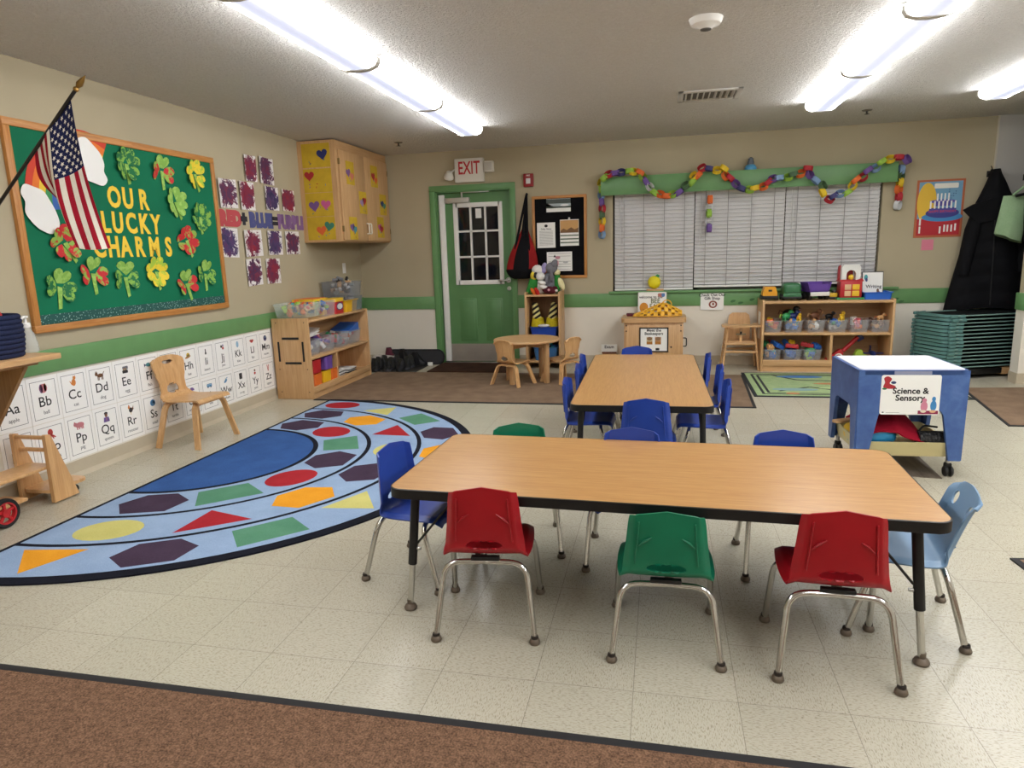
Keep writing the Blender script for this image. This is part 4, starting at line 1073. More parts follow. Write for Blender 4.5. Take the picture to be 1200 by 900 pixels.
MB().tube(fillet([(0, -.04, 1.36), (-.006, .0, 1.43), (.004, -.04, 1.36)], .02), .004, JB, 6).build('hanging_loop', jk)
MB().tube([(.02, -.217, .06), (.01, -.207, .5), (0, -.185, .95)], .006, BLACKSOFT, 6).build('zip', jk)
hook((7.15, -.012, 1.90), 'black hook in the alcove holding the green bag')
gb = thing('tote_bag', 'pale green cloth bag hanging over the black coat at the right edge', 'bag', (6.905, -.37, 1.31))
GBF = fabric('green_bag', '#7f9c76', '#9ab48e', 200, .85, .3)
def tote(u, v):
    a = 2*pi*u; w_ = .12+.06*v
    return (w_*cos(a)*(1-.15*sin(pi*v))+.10*v*v+.012*sin(5*a), .09*sin(a)*(.5+.5*sin(pi*min(1, v+.2)))-.02*v, .40*v-.05*(1-v)*cos(a))
g = MB().grid(tote, 36, 16, GBF); g.add([tote(k/36, 0) for k in range(36)], [tuple(range(36))], GBF); g.build('bag', gb)
g = MB().tube(fillet([(-.03, -.08, .40), (.12, -.06, .52), (.25, .30, .60)], .05), .012, GBF, 8); g.build('strap', gb)
MB().tube([(-.02, -.11, .39), (.10, -.12, .415), (.26, -.09, .42)], .014, BLACK, 8).build('rim_binding', gb)
k2 = thing('handbag', 'black handbag with white lettering hanging at the right picture edge', 'bag', (7.085, -.56, 1.28))
MB().grid(lambda u, v: ((.13+.03*v)*cos(2*pi*u), .08*sin(2*pi*u), .42*v), 32, 8, BKF).add([((.13)*cos(2*pi*k/32), .08*sin(2*pi*k/32), 0) for k in range(32)], [tuple(range(32))], BKF).build('bag', k2)
MB().tube(fillet([(-.10, 0, .42), (-.03, .08, .56), (.03, .41, .62), (.10, 0, .42)], .08), .010, BKF, 8).build('strap', k2)
MB().text('B1', .07, WHITE, tr(-.08, -.062, .17) @ rot(0, 0, -.45), 0, .0006).build('lettering', k2)
# ------------------------------------------------------------------ helpers for bins and their fillings
TC = {k: mat(c, .4) for k, c in dict(red='#b5232a', blue='#2a62b5', green='#2f8f55', yellow='#e3b92c', orange='#e0702c', purple='#6a4a9c', white='#dfdeda', brown='#6e4630', tan='#c79a68', pink='#d07f92', teal='#3a9aa0', black='#17171a', grey='#7d7f84', lime='#9cc043', navy='#27356e').items()}
BINC = clear('clear_bin', '#dbe2ea', .15, .1)
SMOKE = clear('smoky_bin', '#9aa0a8', .28, .12)
def tub(label, loc, rz, w_, d_, h_, mt=None, taper=.88, name='storage_bin', cat='bin', group=None, rim=.008):
    t = thing(name, label, cat, loc, rz, group)
    mt = mt or BINC
    g = MB(); lo = rrect(w_*taper, d_*taper, .02, 4); hi = rrect(w_, d_, .022, 4); n = len(lo)
    li = rrect(w_*taper-.005, d_*taper-.005, .018, 4); hj = rrect(w_-.005, d_-.005, .02, 4)
    vs = [(x, y, 0) for x, y in lo]+[(x, y, h_) for x, y in hi]+[(x, y, h_) for x, y in hj]+[(x, y, .003) for x, y in li]
    fs = [tuple(reversed(range(n)))]
    for k in range(n):
        j = (k+1) % n
        for q in range(3): fs.append((q*n+k, q*n+j, (q+1)*n+j, (q+1)*n+k))
    fs.append(tuple(range(3*n, 4*n)))
    g.add(vs, fs, mt, None, True); g.build('tub', t)
    g = MB(); o = rrect(w_+2*rim, d_+2*rim, .026, 4); ii = rrect(w_-.002, d_-.002, .022, 4)
    vs = [(x, y, h_-.006) for x, y in o]+[(x, y, h_) for x, y in o]+[(x, y, h_) for x, y in ii]+[(x, y, h_-.006) for x, y in ii]; fs = []
    for k in range(n):
        j = (k+1) % n
        for q in range(4): fs.append((q*n+k, q*n+j, ((q+1) % 4)*n+j, ((q+1) % 4)*n+k))
    g.add(vs, fs, mt); g.build('rim', t)
    return t
def filling(label, loc, rz, w_, d_, h_, cols, n=26, seed=1, size=.03, cat='toys', name='toy_pieces'):
    r = random.Random(seed); g = MB()
    for i in range(n):
        s_ = size*r.uniform(.7, 1.25); x = r.uniform(-.5, .5)*(w_-2.2*s_); y = r.uniform(-.5, .5)*(d_-2.2*s_); z = s_*.8+r.random()*(h_-s_)
        m_ = TC[r.choice(cols)]; R = rot(r.uniform(0, 3), r.uniform(0, 3), r.uniform(0, 3)); k = r.random()
        if k < .4: g.box((x, y, z), (s_*1.7, s_*1.1, s_*.8), m_, .003, None, R, 1)
        elif k < .7: g.ball((x, y, z), (s_*.8, s_*.6, s_*.6), m_, 10, None, R)
        elif k < .85: g.cyl((x-s_*.7, y, z), (x+s_*.7, y+s_*.2, z), s_*.45, m_, 10)
        else: g.prism(heart(s_*1.7, 12), -.006, .006, m_, tr(x, y, z) @ R)
    return g.build(name, None, label, cat, loc, rz, None, 'stuff')

# ------------------------------------------------------------------ low maple shelf on the left wall
sh = thing('shelf_unit', 'low maple shelf unit along the left wall with four black strips on its end', 'shelf', (.03, -1.49, 0))
SX, SL, SH_ = .385, 1.335, .775
g = MB().bx(0, SX, -SL/2, -SL/2+.02, 0, SH_, W_MAPLE, .006); e0 = g.build('end_panel', sh)
g = MB().bx(0, SX, SL/2-.02, SL/2, 0, SH_-.02, W_MAPLE, .006); g.build('end_panel', sh)
MB().bx(0, SX-.01, -SL/2+.02, SL/2-.02, SH_-.045, SH_-.022, W_MAPLE_Y, .003).build('top_board', sh)
MB().bx(.01, SX-.01, -SL/2+.02, SL/2-.02, .375, .398, W_MAPLE_Y, .003).build('shelf_board', sh)
MB().bx(.01, SX-.01, -SL/2+.02, SL/2-.02, .075, .098, W_MAPLE_Y, .003).bx(SX-.035, SX-.012, -SL/2+.02, SL/2-.02, .0, .075, W_MAPLE_Y).bx(SX-.02, SX, -SL/2+.02, SL/2-.02, .055, .118, W_MAPLE_Y, .006).build('bottom_board', sh)
MB().bx(0, .01, -SL/2+.02, SL/2-.02, .02, SH_-.03, W_MAPLE_Y).build('back_panel', sh)
MB().bx(.01, SX-.012, -.125, -.105, .098, .375, W_MAPLE).build('divider', sh)
for a in ((.10, .275, .575, .597), (.115, .285, .34, .361), (.05, .069, .365, .555), (.302, .321, .365, .555)):
    g = MB(); yy = -SL/2-.0045
    g.bx(a[0], a[1], yy, -SL/2+.001, a[2], a[3], BLACK, .003); g.build('black_strip', e0)
g = MB()
for x in (.05, .34):
    for z in (.735, .29, .07): g.lathe([(0, 0), (.006, 0), (.006, .002), (0, .002)], mat('#6e5a44', .4, .5), 10, tr(x, -SL/2, z) @ rot(pi/2))
g.build('screw', e0)
ZT_ = SH_-.022
# on top
tub('wide shallow clear tub of colourful toys at the near end of the low shelf', (.225, -1.985, SH_), 0, .36, .30, .13, clear('clear_tub', '#d6e6e2', .2, .1), group=None)
filling('jumble of coloured toys in the wide shallow clear tub', (.225, -1.985, SH_+.004), 0, .32, .26, .13, ['teal', 'navy', 'orange', 'red', 'lime', 'tan', 'green'], 34, 3, .042)
tub('clear shoebox of orange and blue toys behind the wide shallow tub', (.30, -1.655, ZT_), 0, .20, .24, .15, BINC)
filling('orange and blue toys in the clear shoebox on the low shelf', (.30, -1.655, ZT_+.004), 0, .17, .2, .14, ['orange', 'blue', 'white', 'purple', 'lime'], 24, 4, .032)
MB().box((0, 0, .085), (.24, .30, .17), TC['yellow'], .006).box((0, 0, .172), (.20, .26, .004), TC['orange']).build('toy_box', None, 'yellow carton lying behind the clear shoebox on the low shelf', 'box', (.15, -1.60, ZT_))
wc = thing('wipes_tub', 'red, white and yellow wipes tub on top of the low shelf', 'tub', (.315, -1.40, ZT_))
MB().slab(rrect(.115, .20, .03), 0, .125, TC['red']).build('body', wc)
MB().slab(rrect(.125, .21, .032), .125, .16, TC['yellow']).build('lid', wc)
g = MB()
for rx, rz, m_ in ((.075, .040, TC['navy']), (.06, .03, TC['white'])):
    g.prism(ell(rx, rz, 20), .0575, .0585 if rx > .07 else .0592, m_, tr(0, 0, .075) @ rot(0, 0, FACE_LEFT_WALL))
g.build('label', wc)
tub('opaque yellow bin with a wide rim on top of the low shelf', (.28, -1.135, ZT_), 0, .21, .30, .125, mat('#dfae1c', .45), group=None, rim=.012)
tub('lower of two stacked smoky clear bins on the far end of the low shelf', (.21, -1.00, ZT_), 0, .36, .27, .155, SMOKE, taper=.95)
filling('grey toys in the lower of the stacked smoky bins', (.21, -1.00, ZT_+.004), 0, .31, .22, .14, ['grey', 'black', 'white', 'grey'], 22, 5, .036)
tub('upper of two stacked smoky clear bins on the far end of the low shelf', (.21, -1.00, ZT_+.158), 0, .36, .27, .155, SMOKE, taper=.92)
filling('black and tan toy animals heaped in the upper smoky bin', (.21, -1.00, ZT_+.162), 0, .32, .23, .185, ['black', 'grey', 'white', 'tan', 'black'], 34, 6, .038)
# middle shelf: four clear bins
for i, (y, cl_, lb) in enumerate(((-1.955, ['white', 'blue', 'tan', 'grey', 'white'], 'pale parts'), (-1.655, ['pink', 'white', 'red', 'purple', 'white'], 'pink and white pieces'), (-1.335, ['grey', 'white', 'green', 'red'], 'grey and green pieces'), (-1.035, ['orange', 'red', 'blue', 'white'], 'orange and blue pieces'))):
    od = ('nearest', 'second nearest', 'third nearest', 'farthest')[i]
    tub('clear bin of %s, %s in the low shelf' % (lb, od), (.225, y, .398), 0, .27, .27, .145, BINC, group='clear bins in the low shelf')
    filling('%s inside the %s clear bin of the low shelf' % (lb, od), (.225, y, .402), 0, .24, .24, .13, cl_, 16, 10+i, .046)
for k in range(3): MB().box((0, 0, 0), (.20, .26, .008), TC['white'], .002, None, rot(radians(4+4*k), radians(-6+5*k), .1*k)).build('toy_track', None, '%s white flat toy piece lying across the nearest clear bin' % ['lowest', 'middle', 'topmost'][k], 'toy', (.235, -1.93+.02*k, .575+.022*k), 0, 'white flat toy pieces')
MB().prism([(-.12, 0), (.12, 0), (.12, .09), (-.12, .03)], -.11, .11, TC['blue'], rot(0, 0, FACE_LEFT_WALL)).build('toy_ramp', None, 'blue wedge shaped toy leaning in the farthest clear bin', 'toy', (.225, -1.03, .525))
# lower shelf: four coloured bins and a stack of books
for (y, z, c, lb) in ((-2.03, .098, 'orange', 'orange square bin at the bottom left of the low shelf'), (-1.84, .098, 'yellow', 'yellow square bin at the bottom of the low shelf beside the orange one'), (-1.68, .098, 'orange', 'orange square bin beside the divider of the low shelf'), (-2.03, .232, 'red', 'red square bin stacked on the orange one in the low shelf'), (-1.79, .232, 'purple', 'purple square bin stacked on the yellow one in the low shelf')):
    tub(lb, (.318, y+.03, z), 0, .155, .155, .128, TC[c] if c != 'yellow' else mat('#e8b81e', .4), taper=.94, name='cube_bin', rim=.003)
for k in range(9):
    c = 'white' if k % 2 == 0 else 'black'
    st_ = 0 if k < 5 else 1
    MB().box((0, 0, .006), (.25, .20, .011), TC[c], .002).build('board_book', None, 'thin %s board book, %s up in the pile %s the low shelf divider' % ('white' if c == 'white' else 'black', ORD[k if st_ == 0 else k-5], 'next to' if st_ == 0 else 'away from'), 'book', (.225+.01*(k % 3), (-1.46 if st_ == 0 else -1.20)+.012*(k % 2), .0985+.0125*(k if st_ == 0 else k-5)), .05*(k % 3), 'board books in the low shelf')
MB().box((0, 0, .012), (.12, .12, .024), TC['yellow'], .004).build('toy_block', None, 'yellow flat toy block on the book pile next to the divider', 'toy', (.22, -1.46, .163))

# ------------------------------------------------------------------ shoes in the corner
SHB = mat('#101014', .6); SHS = mat('#2a2a30', .7)
MB().slab(rrect(.66, .50, .03), 0, .008, BLACK).build('boot_tray', None, 'black boot tray full of dark shoes in the corner by the low shelf', 'tray', (.55, -.43, 0))
MB().slab(rrect(.78, .20, .098, 10), 0, .022, BLACKSOFT).slab(rrect(.74, .16, .078, 10), .022, .024, mat('#26262a', .8)).build('boot_tray', None, 'long rounded black tray leaning on the wall left of the door', 'tray', (.66, -.06, .08), 0).rotation_euler = (radians(68), 0, 0)
def shoe(label, loc, rz, top, sole, L=.24, high=.11):
    t = thing('shoe', label, 'shoe', loc, rz, 'shoes on the boot tray')
    def fn(u, v):
        a = 2*pi*u; x = L/2*cos(a); y = .043*sin(a)*(1.15 if cos(a) > 0 else .95)
        hh = .035+(high-.035)*(1 if x < -.01 else max(0, 1-(x+.01)/.09)**.8)
        k = v; sh = 1-.32*k*k if x < .03 else 1-.75*k*k
        return ((x-0.0)*(1-.25*k*k) - (.02*k if x > 0 else 0), y*sh, .018+hh*k*(1 if k < .9 else 1))
    MB().grid(fn, 24, 8, top).add([fn(i/24, 1) for i in range(24)], [tuple(range(24))], BLACK).build('upper', t)
    MB().slab([(L/2*1.04*cos(2*pi*i/24), .047*sin(2*pi*i/24)*(1.15 if cos(2*pi*i/24) > 0 else .95)) for i in range(24)], 0, .022, sole).build('sole', t)
    g = MB()
    for k in range(3): g.tube([(.035-.022*k, -.022, .062+.014*k), (.03-.022*k, 0, .072+.016*k), (.035-.022*k, .022, .062+.014*k)], .003, SHS, 6)
    g.build('lace', t)
sp = [(.34, -.56, .2), (.34, -.44, .25), (.50, -.57, .05), (.50, -.45, .1), (.66, -.56, -.1), (.69, -.43, .0), (.36, -.30, .3), (.52, -.30, .2), (.68, -.28, .1)]
for i, (x, y, rz) in enumerate(sp):
    shoe('dark shoe in the %s row of the boot tray, %s from the low shelf' % (('front', 'middle', 'front', 'middle', 'front', 'middle', 'back', 'back', 'back')[i], ('first', 'first', 'second', 'second', 'third', 'third', 'first', 'second', 'third')[i]), (x, y, .008), rz-pi/2+.3, [SHB, mat('#14151c', .6), mat('#0e1016', .5)][i % 3], [SHS, SHB, mat('#3a3a40', .7)][i % 3])
shoe('maroon child boot standing behind the dark shoes', (.40, -.14, .008), .2, mat('#5a1e30', .7), SHB, .2, .19)
shoe('black boot standing at the back of the shoe tray near the wall', (.56, -.14, .008), -.2, SHB, SHB, .2, .17)
shoe('black boot at the right end of the shoe tray near the long tray', (.74, -.15, .008), .1, mat('#0d0d12', .6), SHB, .2, .14)
MB().box((0, 0, .02), (.06, .03, .04), WHITE, .005).build('wall_plug', None, 'small white plug lying on the long black tray', 'plug', (.90, -.19, 0))
MB().prism(smooth_poly([(-.12, 0), (.12, .01), (.10, .03), (-.10, .04)]), -.05, .05, mat('#cdc6bd', .8)).build('folded_cloth', None, 'pale folded cloth behind the shoes beside the low shelf', 'cloth', (.30, -.16, .09), .1)

# ------------------------------------------------------------------ bent plywood chairs
def wood_chair(label, loc, rz, sw=.30, sd=.29, sh_=.30, bh_=.335, slot=True):
    """faces +y"""
    t = thing('wooden_chair', label, 'chair', loc, rz)
    prof = [(sd*.52, sh_-.012), (sd*.48, sh_+.004), (sd*.2, sh_), (-sd*.25, sh_-.006), (-sd*.42, sh_+.004), (-sd*.50, sh_+.035), (-sd*.53, sh_+.10), (-sd*.56, sh_+.2), (-sd*.61, sh_+bh_)]
    S = [0]
    for a, b in zip(prof, prof[1:]): S.append(S[-1]+sqrt((a[0]-b[0])**2+(a[1]-b[1])**2))
    def at(s):
        s *= S[-1]
        for i in range(len(S)-1):
            if s <= S[i+1]+1e-9:
                q = (s-S[i])/(S[i+1]-S[i]); p = [prof[max(0, i-1)], prof[i], prof[i+1], prof[min(len(S)-1, i+2)]]
                return [.5*(2*p[1][k]+(p[2][k]-p[0][k])*q+(2*p[0][k]-5*p[1][k]+4*p[2][k]-p[3][k])*q*q+(3*p[1][k]-p[0][k]-3*p[2][k]+p[3][k])*q**3) for k in (0, 1)]
        return prof[-1]
    holes = [(.5, .615, .24, .062)]
    if slot: holes.append((.5, .915, .17, .021))
    def wd(v):
        if v < .45: return sw/2*(1-.03*v)
        k = (v-.45)/.55
        K = [(0, .985), (.12, .90), (.30, .74), (.45, .74), (.62, .84), (.80, .93), (.90, .92), (1.001, .84)]
        for (a, p), (b, q) in zip(K, K[1:]):
            if k <= b:
                w0 = p+(q-p)*(.5-.5*cos(pi*(k-a)/(b-a))); break
        return sw/2*w0
    def fn(u, v):
        for hu, hv, ru, rv in holes:
            du, dv = (u-hu)/ru, (v-hv)/rv; d = sqrt(du*du+dv*dv)
            if .7 < d < 1.32: u, v = hu+du/d*ru, hv+dv/d*rv
        y, z = at(v); q = 2*u-1
        if v > .86: z -= .045*((v-.86)/.14)**2*abs(q)**3.2
        return (q*wd(v), y-(.012*(1-q*q) if v > .55 else 0), z)
    MB().grid(fn, 36, 70, W_PLY, None, .011, skip=lambda u, v: any(((u-h[0])/h[2])**2+((v-h[1])/h[3])**2 < .84 for h in holes)).build('seat_shell', t)
    def legblade(P, w_, nm='leg'):
        Q = fillet(P, .05, 8); g = MB(); vs = []
        n = len(Q)
        for i, p in enumerate(Q):
            tt = (Q[min(n-1, i+1)]-Q[max(0, i-1)]).normalized(); a = Vector((0, 1, 0)); b = tt.cross(a).normalized()
            for s1, s2 in ((-1, -1), (1, -1), (1, 1), (-1, 1)): vs.append(p+a*s1*w_/2+b*s2*.0085)
        fs = [(3, 2, 1, 0), (4*n-4, 4*n-3, 4*n-2, 4*n-1)]
        for i in range(n-1):
            for k in range(4): fs.append((4*i+k, 4*i+(k+1) % 4, 4*i+4+(k+1) % 4, 4*i+4+k))
        g.add(vs, fs, W_PLY); g.build(nm, t)
    for sy, yy in ((1, sd*.38), (-1, -sd*.36)):
        for sx in (-1, 1):
            legblade([(0, yy, sh_-.022), (sx*(sw*.44), yy, sh_-.022), (sx*(sw*.5+.05), yy+sy*.045, .0)], .042)
    return t
wc0 = wood_chair('bent plywood child chair with a handle slot in its back, by the alphabet cards', (.248, -3.62, 0), -pi/2-.03, .345, .33, .335, .315)
wood_chair('small bent plywood chair left of the round wooden table', (2.175, -1.31, 0), -.45, .25, .25, .235, .235, False)
wood_chair('small bent plywood chair right of the round wooden table', (2.66, -1.12, 0), .95, .25, .25, .235, .235, False)

# ------------------------------------------------------------------ round table
rt = thing('round_table', 'small round maple play table near the green door', 'table', (2.29, -1.13, 0))
g = MB().lathe([(0, .425), (.335, .425), (.342, .432), (.342, .443), (.335, .45), (0, .45)], W_MAPLE_H, 48).build('tabletop', rt)
for a in (60, 150, 240, 330):
    a = radians(a+3); x, y = .235*cos(a), .235*sin(a)
    MB().box((x*1.06, y*1.06, .2125), (.042, .052, .425), W_MAPLE, .008, None, rot(0, 0, a)).build('leg', rt)
for a in (60, 150):
    a = radians(a+3); MB().box((0, 0, .395), (.47, .02, .06), W_MAPLE_H, .003, None, rot(0, 0, a)).build('apron', rt)

# ------------------------------------------------------------------ narrow dress-up shelf with puppets
ns = thing('dress_up_shelf', 'tall narrow maple shelf behind the round table', 'shelf', (2.33, -.02, 0))
nw, ndp, nh = .405, .36, .875
MB().bx(-nw/2, -nw/2+.022, -ndp, 0, 0, nh, W_MAPLE, .005).build('side_panel', ns)
sp_ = MB().bx(nw/2-.022, nw/2, -ndp, 0, 0, nh, W_MAPLE, .005).build('side_panel', ns)
for z in (nh-.05, .335, .07): MB().bx(-nw/2+.022, nw/2-.022, -ndp+.005, -.01, z, z+.02, W_MAPLE_H, .003).build('shelf_board', ns)
MB().bx(-nw/2+.022, nw/2-.022, -.012, 0, .07, nh-.03, W_DARK).build('back_panel', ns)
MB().text('COSTUMES', .045, mat('#5a5048', .7), tr(nw/2, -.2, .66) @ rot(0, 0, pi/2) @ rot(0, pi/2, 0), 0, .0004).build('lettering', sp_)
BST = NT('bee_stripes'); _sp = BST.n.new('ShaderNodeSeparateXYZ'); BST.link(BST.coord(rot=(0, .6, 0)), _sp.inputs[0])
BST.color(BST.ramp(BST.math('FRACT', BST.math('MULTIPLY', _sp.outputs['Z'], 20)), [(.48, '#d9cf8a'), (.52, '#16130f')])); BST.set(.9)
BYEL = fabric('bee_yellow', '#a99a1e', '#cdbb2c', 120, .95, .5, 20)
for sx, lb in ((-1, 'left'), (1, 'right')):
    t = thing('bee_costume', 'yellow and black striped bee costume in the %s half of the narrow shelf' % lb, 'costume', (2.33+sx*.085, -.19, .475))
    MB().grid(lambda u, v: ((.055*(1-.35*v)*cos(2*pi*u)+sx*.028*v), .05*(1-.3*v)*sin(2*pi*u)-.03, .07+.19*v), 18, 8, BST.m).ball((sx*.028, -.03, .255), (.036, .033, .02), BST.m, 12).build('body', t)
    MB().grid(lambda u, v: ((.083-.02*v)*cos(2*pi*u)*(1+.08*sin(10*pi*u)), (.085-.03*v)*sin(2*pi*u)-.02, .0+.10*v), 30, 5, BYEL).ball((0, -.02, .09), (.066, .055, .02), BYEL, 14).build('skirt', t)
MB().ball((0, 0, .012), (.07, .05, .018), TC['white'], 14).build('folded_cloth', None, 'crumpled white cloth between the bee costumes on the blue bin', 'cloth', (2.33, -.30, .478))
tub('blue opaque bin on the middle board of the narrow shelf', (2.33, -.20, .356), 0, .31, .26, .12, mat('#1c43a5', .4))
tub('blue translucent bin of cloths at the bottom of the narrow shelf', (2.35, -.20, .091), 0, .28, .26, .15, mat('#3a6a9c', .35))
filling('blue and white cloths in the bottom bin of the narrow shelf', (2.35, -.20, .095), 0, .24, .22, .19, ['blue', 'white', 'teal', 'grey', 'black'], 24, 31, .05, 'cloths', 'folded_cloths')
# plush hand puppets on top
PL = {k: fabric('plush_'+k, c1, c2, 160, 1, .7, 20) for k, c1, c2 in (('white', '#d5d2cc', '#eceae6'), ('grey', '#6d6d74', '#85858c'), ('lilac', '#8f86b4', '#a9a0c8'), ('green', '#2c7a34', '#3f9444'), ('yellow', '#d8bd2c', '#e8d45a'), ('orange', '#d3632a', '#e37a34'), ('red', '#b4201e', '#c8302a'), ('cream', '#d9cf98', '#e6dfb4'), ('maroon', '#4a1c24', '#5e2830'), ('pink', '#d59aa8', '#e3b2bc'))}
NB = nh
def puppet(label, loc, rz, parts):
    t = thing('plush_puppet', label, 'plush toy', loc, rz, 'plush puppets on the narrow shelf')
    g = MB()
    names = {}
    for nm, c, r, k, R in parts:
        if nm == 'body': g.ball(c, r, PL[k] if k in PL else TC[k], 18, None, rot(*R))
        else: names.setdefault(nm, []).append((c, r, k, R))
    g.build('body', t)
    for nm, L_ in names.items():
        for c, r, k, R in L_: MB().ball(c, r, PL[k] if k in PL else TC[k], 14, None, rot(*R)).build(nm, t)
O = (0, 0, 0)
puppet('green parrot puppet with a yellow head and red tail on the narrow shelf', (2.20, -.22, NB-.03), 0, [('body', (0, 0, .10), (.060, .05, .11), 'green', (0, .25, 0)), ('body', (.015, -.01, .205), (.04, .04, .055), 'yellow', (0, -.2, 0)), ('wing', (-.045, -.02, .06), (.025, .035, .085), 'green', (0, .35, 0)), ('tail', (.035, -.145, .03), (.022, .016, .06), 'orange', (.3, -.55, 0)), ('tail', (.075, -.15, .03), (.024, .016, .06), 'red', (.3, -.35, 0)), ('beak', (.035, -.045, .20), (.016, .022, .014), 'black', O)])
puppet('white dog puppet with a black snout and ear on the narrow shelf', (2.285, -.19, NB-.03), 0, [('body', (0, 0, .10), (.07, .055, .11), 'white', O), ('body', (-.03, -.02, .27), (.066, .055, .06), 'white', O), ('body', (.01, -.06, .20), (.055, .05, .05), 'white', O), ('ear', (.04, .0, .275), (.026, .022, .05), 'white', (0, .5, 0)), ('eye_patch', (-.045, -.065, .215), (.026, .02, .036), 'black', (0, .3, 0)), ('paw', (.05, -.10, .08), (.055, .03, .024), 'white', (0, .2, 0)), ('paw', (.03, -.10, .13), (.05, .03, .026), 'white', (0, .2, 0))])
puppet('grey elephant puppet with lilac ear on the narrow shelf', (2.385, -.19, NB-.03), 0, [('body', (.0, 0, .12), (.075, .06, .13), 'grey', O), ('body', (.03, -.02, .29), (.07, .06, .065), 'grey', O), ('body', (.07, -.05, .34), (.035, .03, .05), 'grey', (0, .5, 0)), ('ear', (-.05, -.03, .29), (.035, .02, .065), 'lilac', (0, .2, 0)), ('ear', (.08, -.03, .33), (.025, .02, .04), 'grey', (0, -.3, 0)), ('arm', (-.02, -.08, .16), (.022, .02, .06), 'grey', (0, .2, 0)), ('trunk', (.04, -.08, .20), (.022, .022, .075), 'grey', (.3, 0, 0))])
puppet('green frog puppet with a cream wing on the narrow shelf', (2.475, -.18, NB-.03), 0, [('body', (0, 0, .12), (.045, .045, .12), 'green', O), ('body', (0, -.01, .24), (.04, .04, .035), 'cream', O), ('wing', (.05, -.03, .11), (.035, .02, .075), 'cream', (0, -.4, 0)), ('hair', (.0, -.02, .33), (.022, .018, .045), 'pink', (0, .3, 0)), ('hair', (-.045, -.02, .335), (.018, .018, .04), 'white', O)])
puppet('maroon plaid puppet lying at the front of the narrow shelf', (2.40, -.28, NB-.03), 0, [('body', (0, 0, .045), (.085, .05, .042), 'maroon', (0, .1, 0)), ('body', (.06, 0, .06), (.035, .035, .03), 'maroon', O), ('button', (.0, -.05, .05), (.014, .010, .014), 'pink', O), ('button', (.085, -.03, .04), (.016, .012, .016), 'white', O)])
puppet('orange puppet peeking out behind the white dog', (2.32, -.08, NB-.03), 0, [('body', (0, 0, .14), (.045, .04, .14), 'orange', O), ('body', (0, 0, .30), (.038, .036, .034), 'orange', O), ('nose', (.01, -.035, .30), (.012, .012, .012), 'black', O)])

# ------------------------------------------------------------------ bee farm cabinet
bc = thing('play_cabinet', 'maple play cabinet with rounded top below the window', 'cabinet', (3.56, -.03, 0))
cw, cd_, ch_ = .63, .42, .58
MB().bx(-cw/2, cw/2, -cd_, 0, 0, ch_-.04, W_MAPLE, .004).build('body', bc)
MB().slab(rrect(cw+.06, cd_+.05, .05), ch_-.05, ch_, W_MAPLE_H, tr(0, -cd_/2, 0)).build('top_board', bc)
dp_ = MB().bx(-cw/2+.02, cw/2-.02, -cd_-.012, -cd_, .04, ch_-.08, W_MAPLE, .003).build('door', bc)
g = MB()
for x in (-.29, .29):
    for z in (.50, .44, .10): g.lathe([(0, 0), (.008, 0), (.007, .003), (0, .004)], mat('#3a2c20', .4), 10, tr(x, -cd_-.001 if abs(x) > .3 else -cd_-.012, z) @ rot(pi/2))
g.lathe([(0, 0), (.010, 0), (.008, .006), (0, .006)], mat('#3a2c20', .4), 12, tr(.19, -cd_-.012, .265) @ rot(pi/2)); g.build('screw', dp_)
MB().tube(fillet([(cw/2, -.40, .27), (cw/2+.035, -.40, .27), (cw/2+.035, -.40, .36), (cw/2, -.40, .36)], .015, 4), .006, BLACK, 8).build('handle', bc)
def framed(name, label, cat, loc, w_, h_, draw, fr=None, rx=0, group=None):
    g = MB().bx(-w_/2, w_/2, -.003, 0, -h_/2, h_/2, PAPER)
    if fr:
        for a in ((-w_/2, w_/2, h_/2-.014, h_/2), (-w_/2, w_/2, -h_/2, -h_/2+.014), (-w_/2, -w_/2+.014, -h_/2, h_/2), (w_/2-.014, w_/2, -h_/2, h_/2)): g.bx(a[0], a[1], -.006, 0, a[2], a[3], fr)
    draw(g); o = g.build(name, None, label, cat, loc, 0, group)
    if rx: o.rotation_euler = (rx, 0, 0)
    return o
def s_meet(g):
    g.text('Meet the\nBeekeepers', .042, INK, tr(0, -.0032, .085), .001, .0003)
    for x, c in ((-.045, '#c9b893'), (.045, '#b98a60')):
        g.bx(x-.032, x+.032, -.004, -.003, -.05, .03, mat(c, .8)); g.prism(ell(.028, .02, 12, x, .012), .004, .0045, mat('#8a6a4a', .8)); g.bx(x-.03, x+.03, -.0045, -.004, -.05, -.02, mat('#a9702c', .8))
    g.bx(.02, .06, -.0042, -.003, -.115, -.09, INK)
framed('paper_sign', 'white Meet the Beekeepers sign in a black frame on the play cabinet', 'sign', (3.565, -.4645, .345), .31, .27, s_meet, BLACK)
def s_bee(g):
    g.text('welcome to the', .042, INK, tr(-.02, -.0032, .072), .0008, .0003)
    g.text('BEE', .075, mat('#5f6a3c', .7), tr(.035, -.0032, .025), .0015, .0003, .9); g.text('FARM', .075, mat('#5f6a3c', .7), tr(.055, -.0032, -.035), .0015, .0003, .9)
    g.prism(ell(.048, .056, 20, -.092, -.045), .003, .004, mat('#cf8a2c', .8)); g.prism(ell(.012, .008, 10, -.092, -.075), .004, .0045, INK)
    g.prism(ell(.03, .025, 14, .09, .095), .003, .004, mat('#b9776a', .8)); g.prism(ell(.02, .025, 14, .12, .095), .004, .0045, mat('#5a7fb4', .8))
framed('paper_sign', 'white Welcome to the Bee Farm sign standing on the play cabinet', 'sign', (3.54, -.075, ch_+.128), .315, .255, s_bee, WHITE, radians(-8))
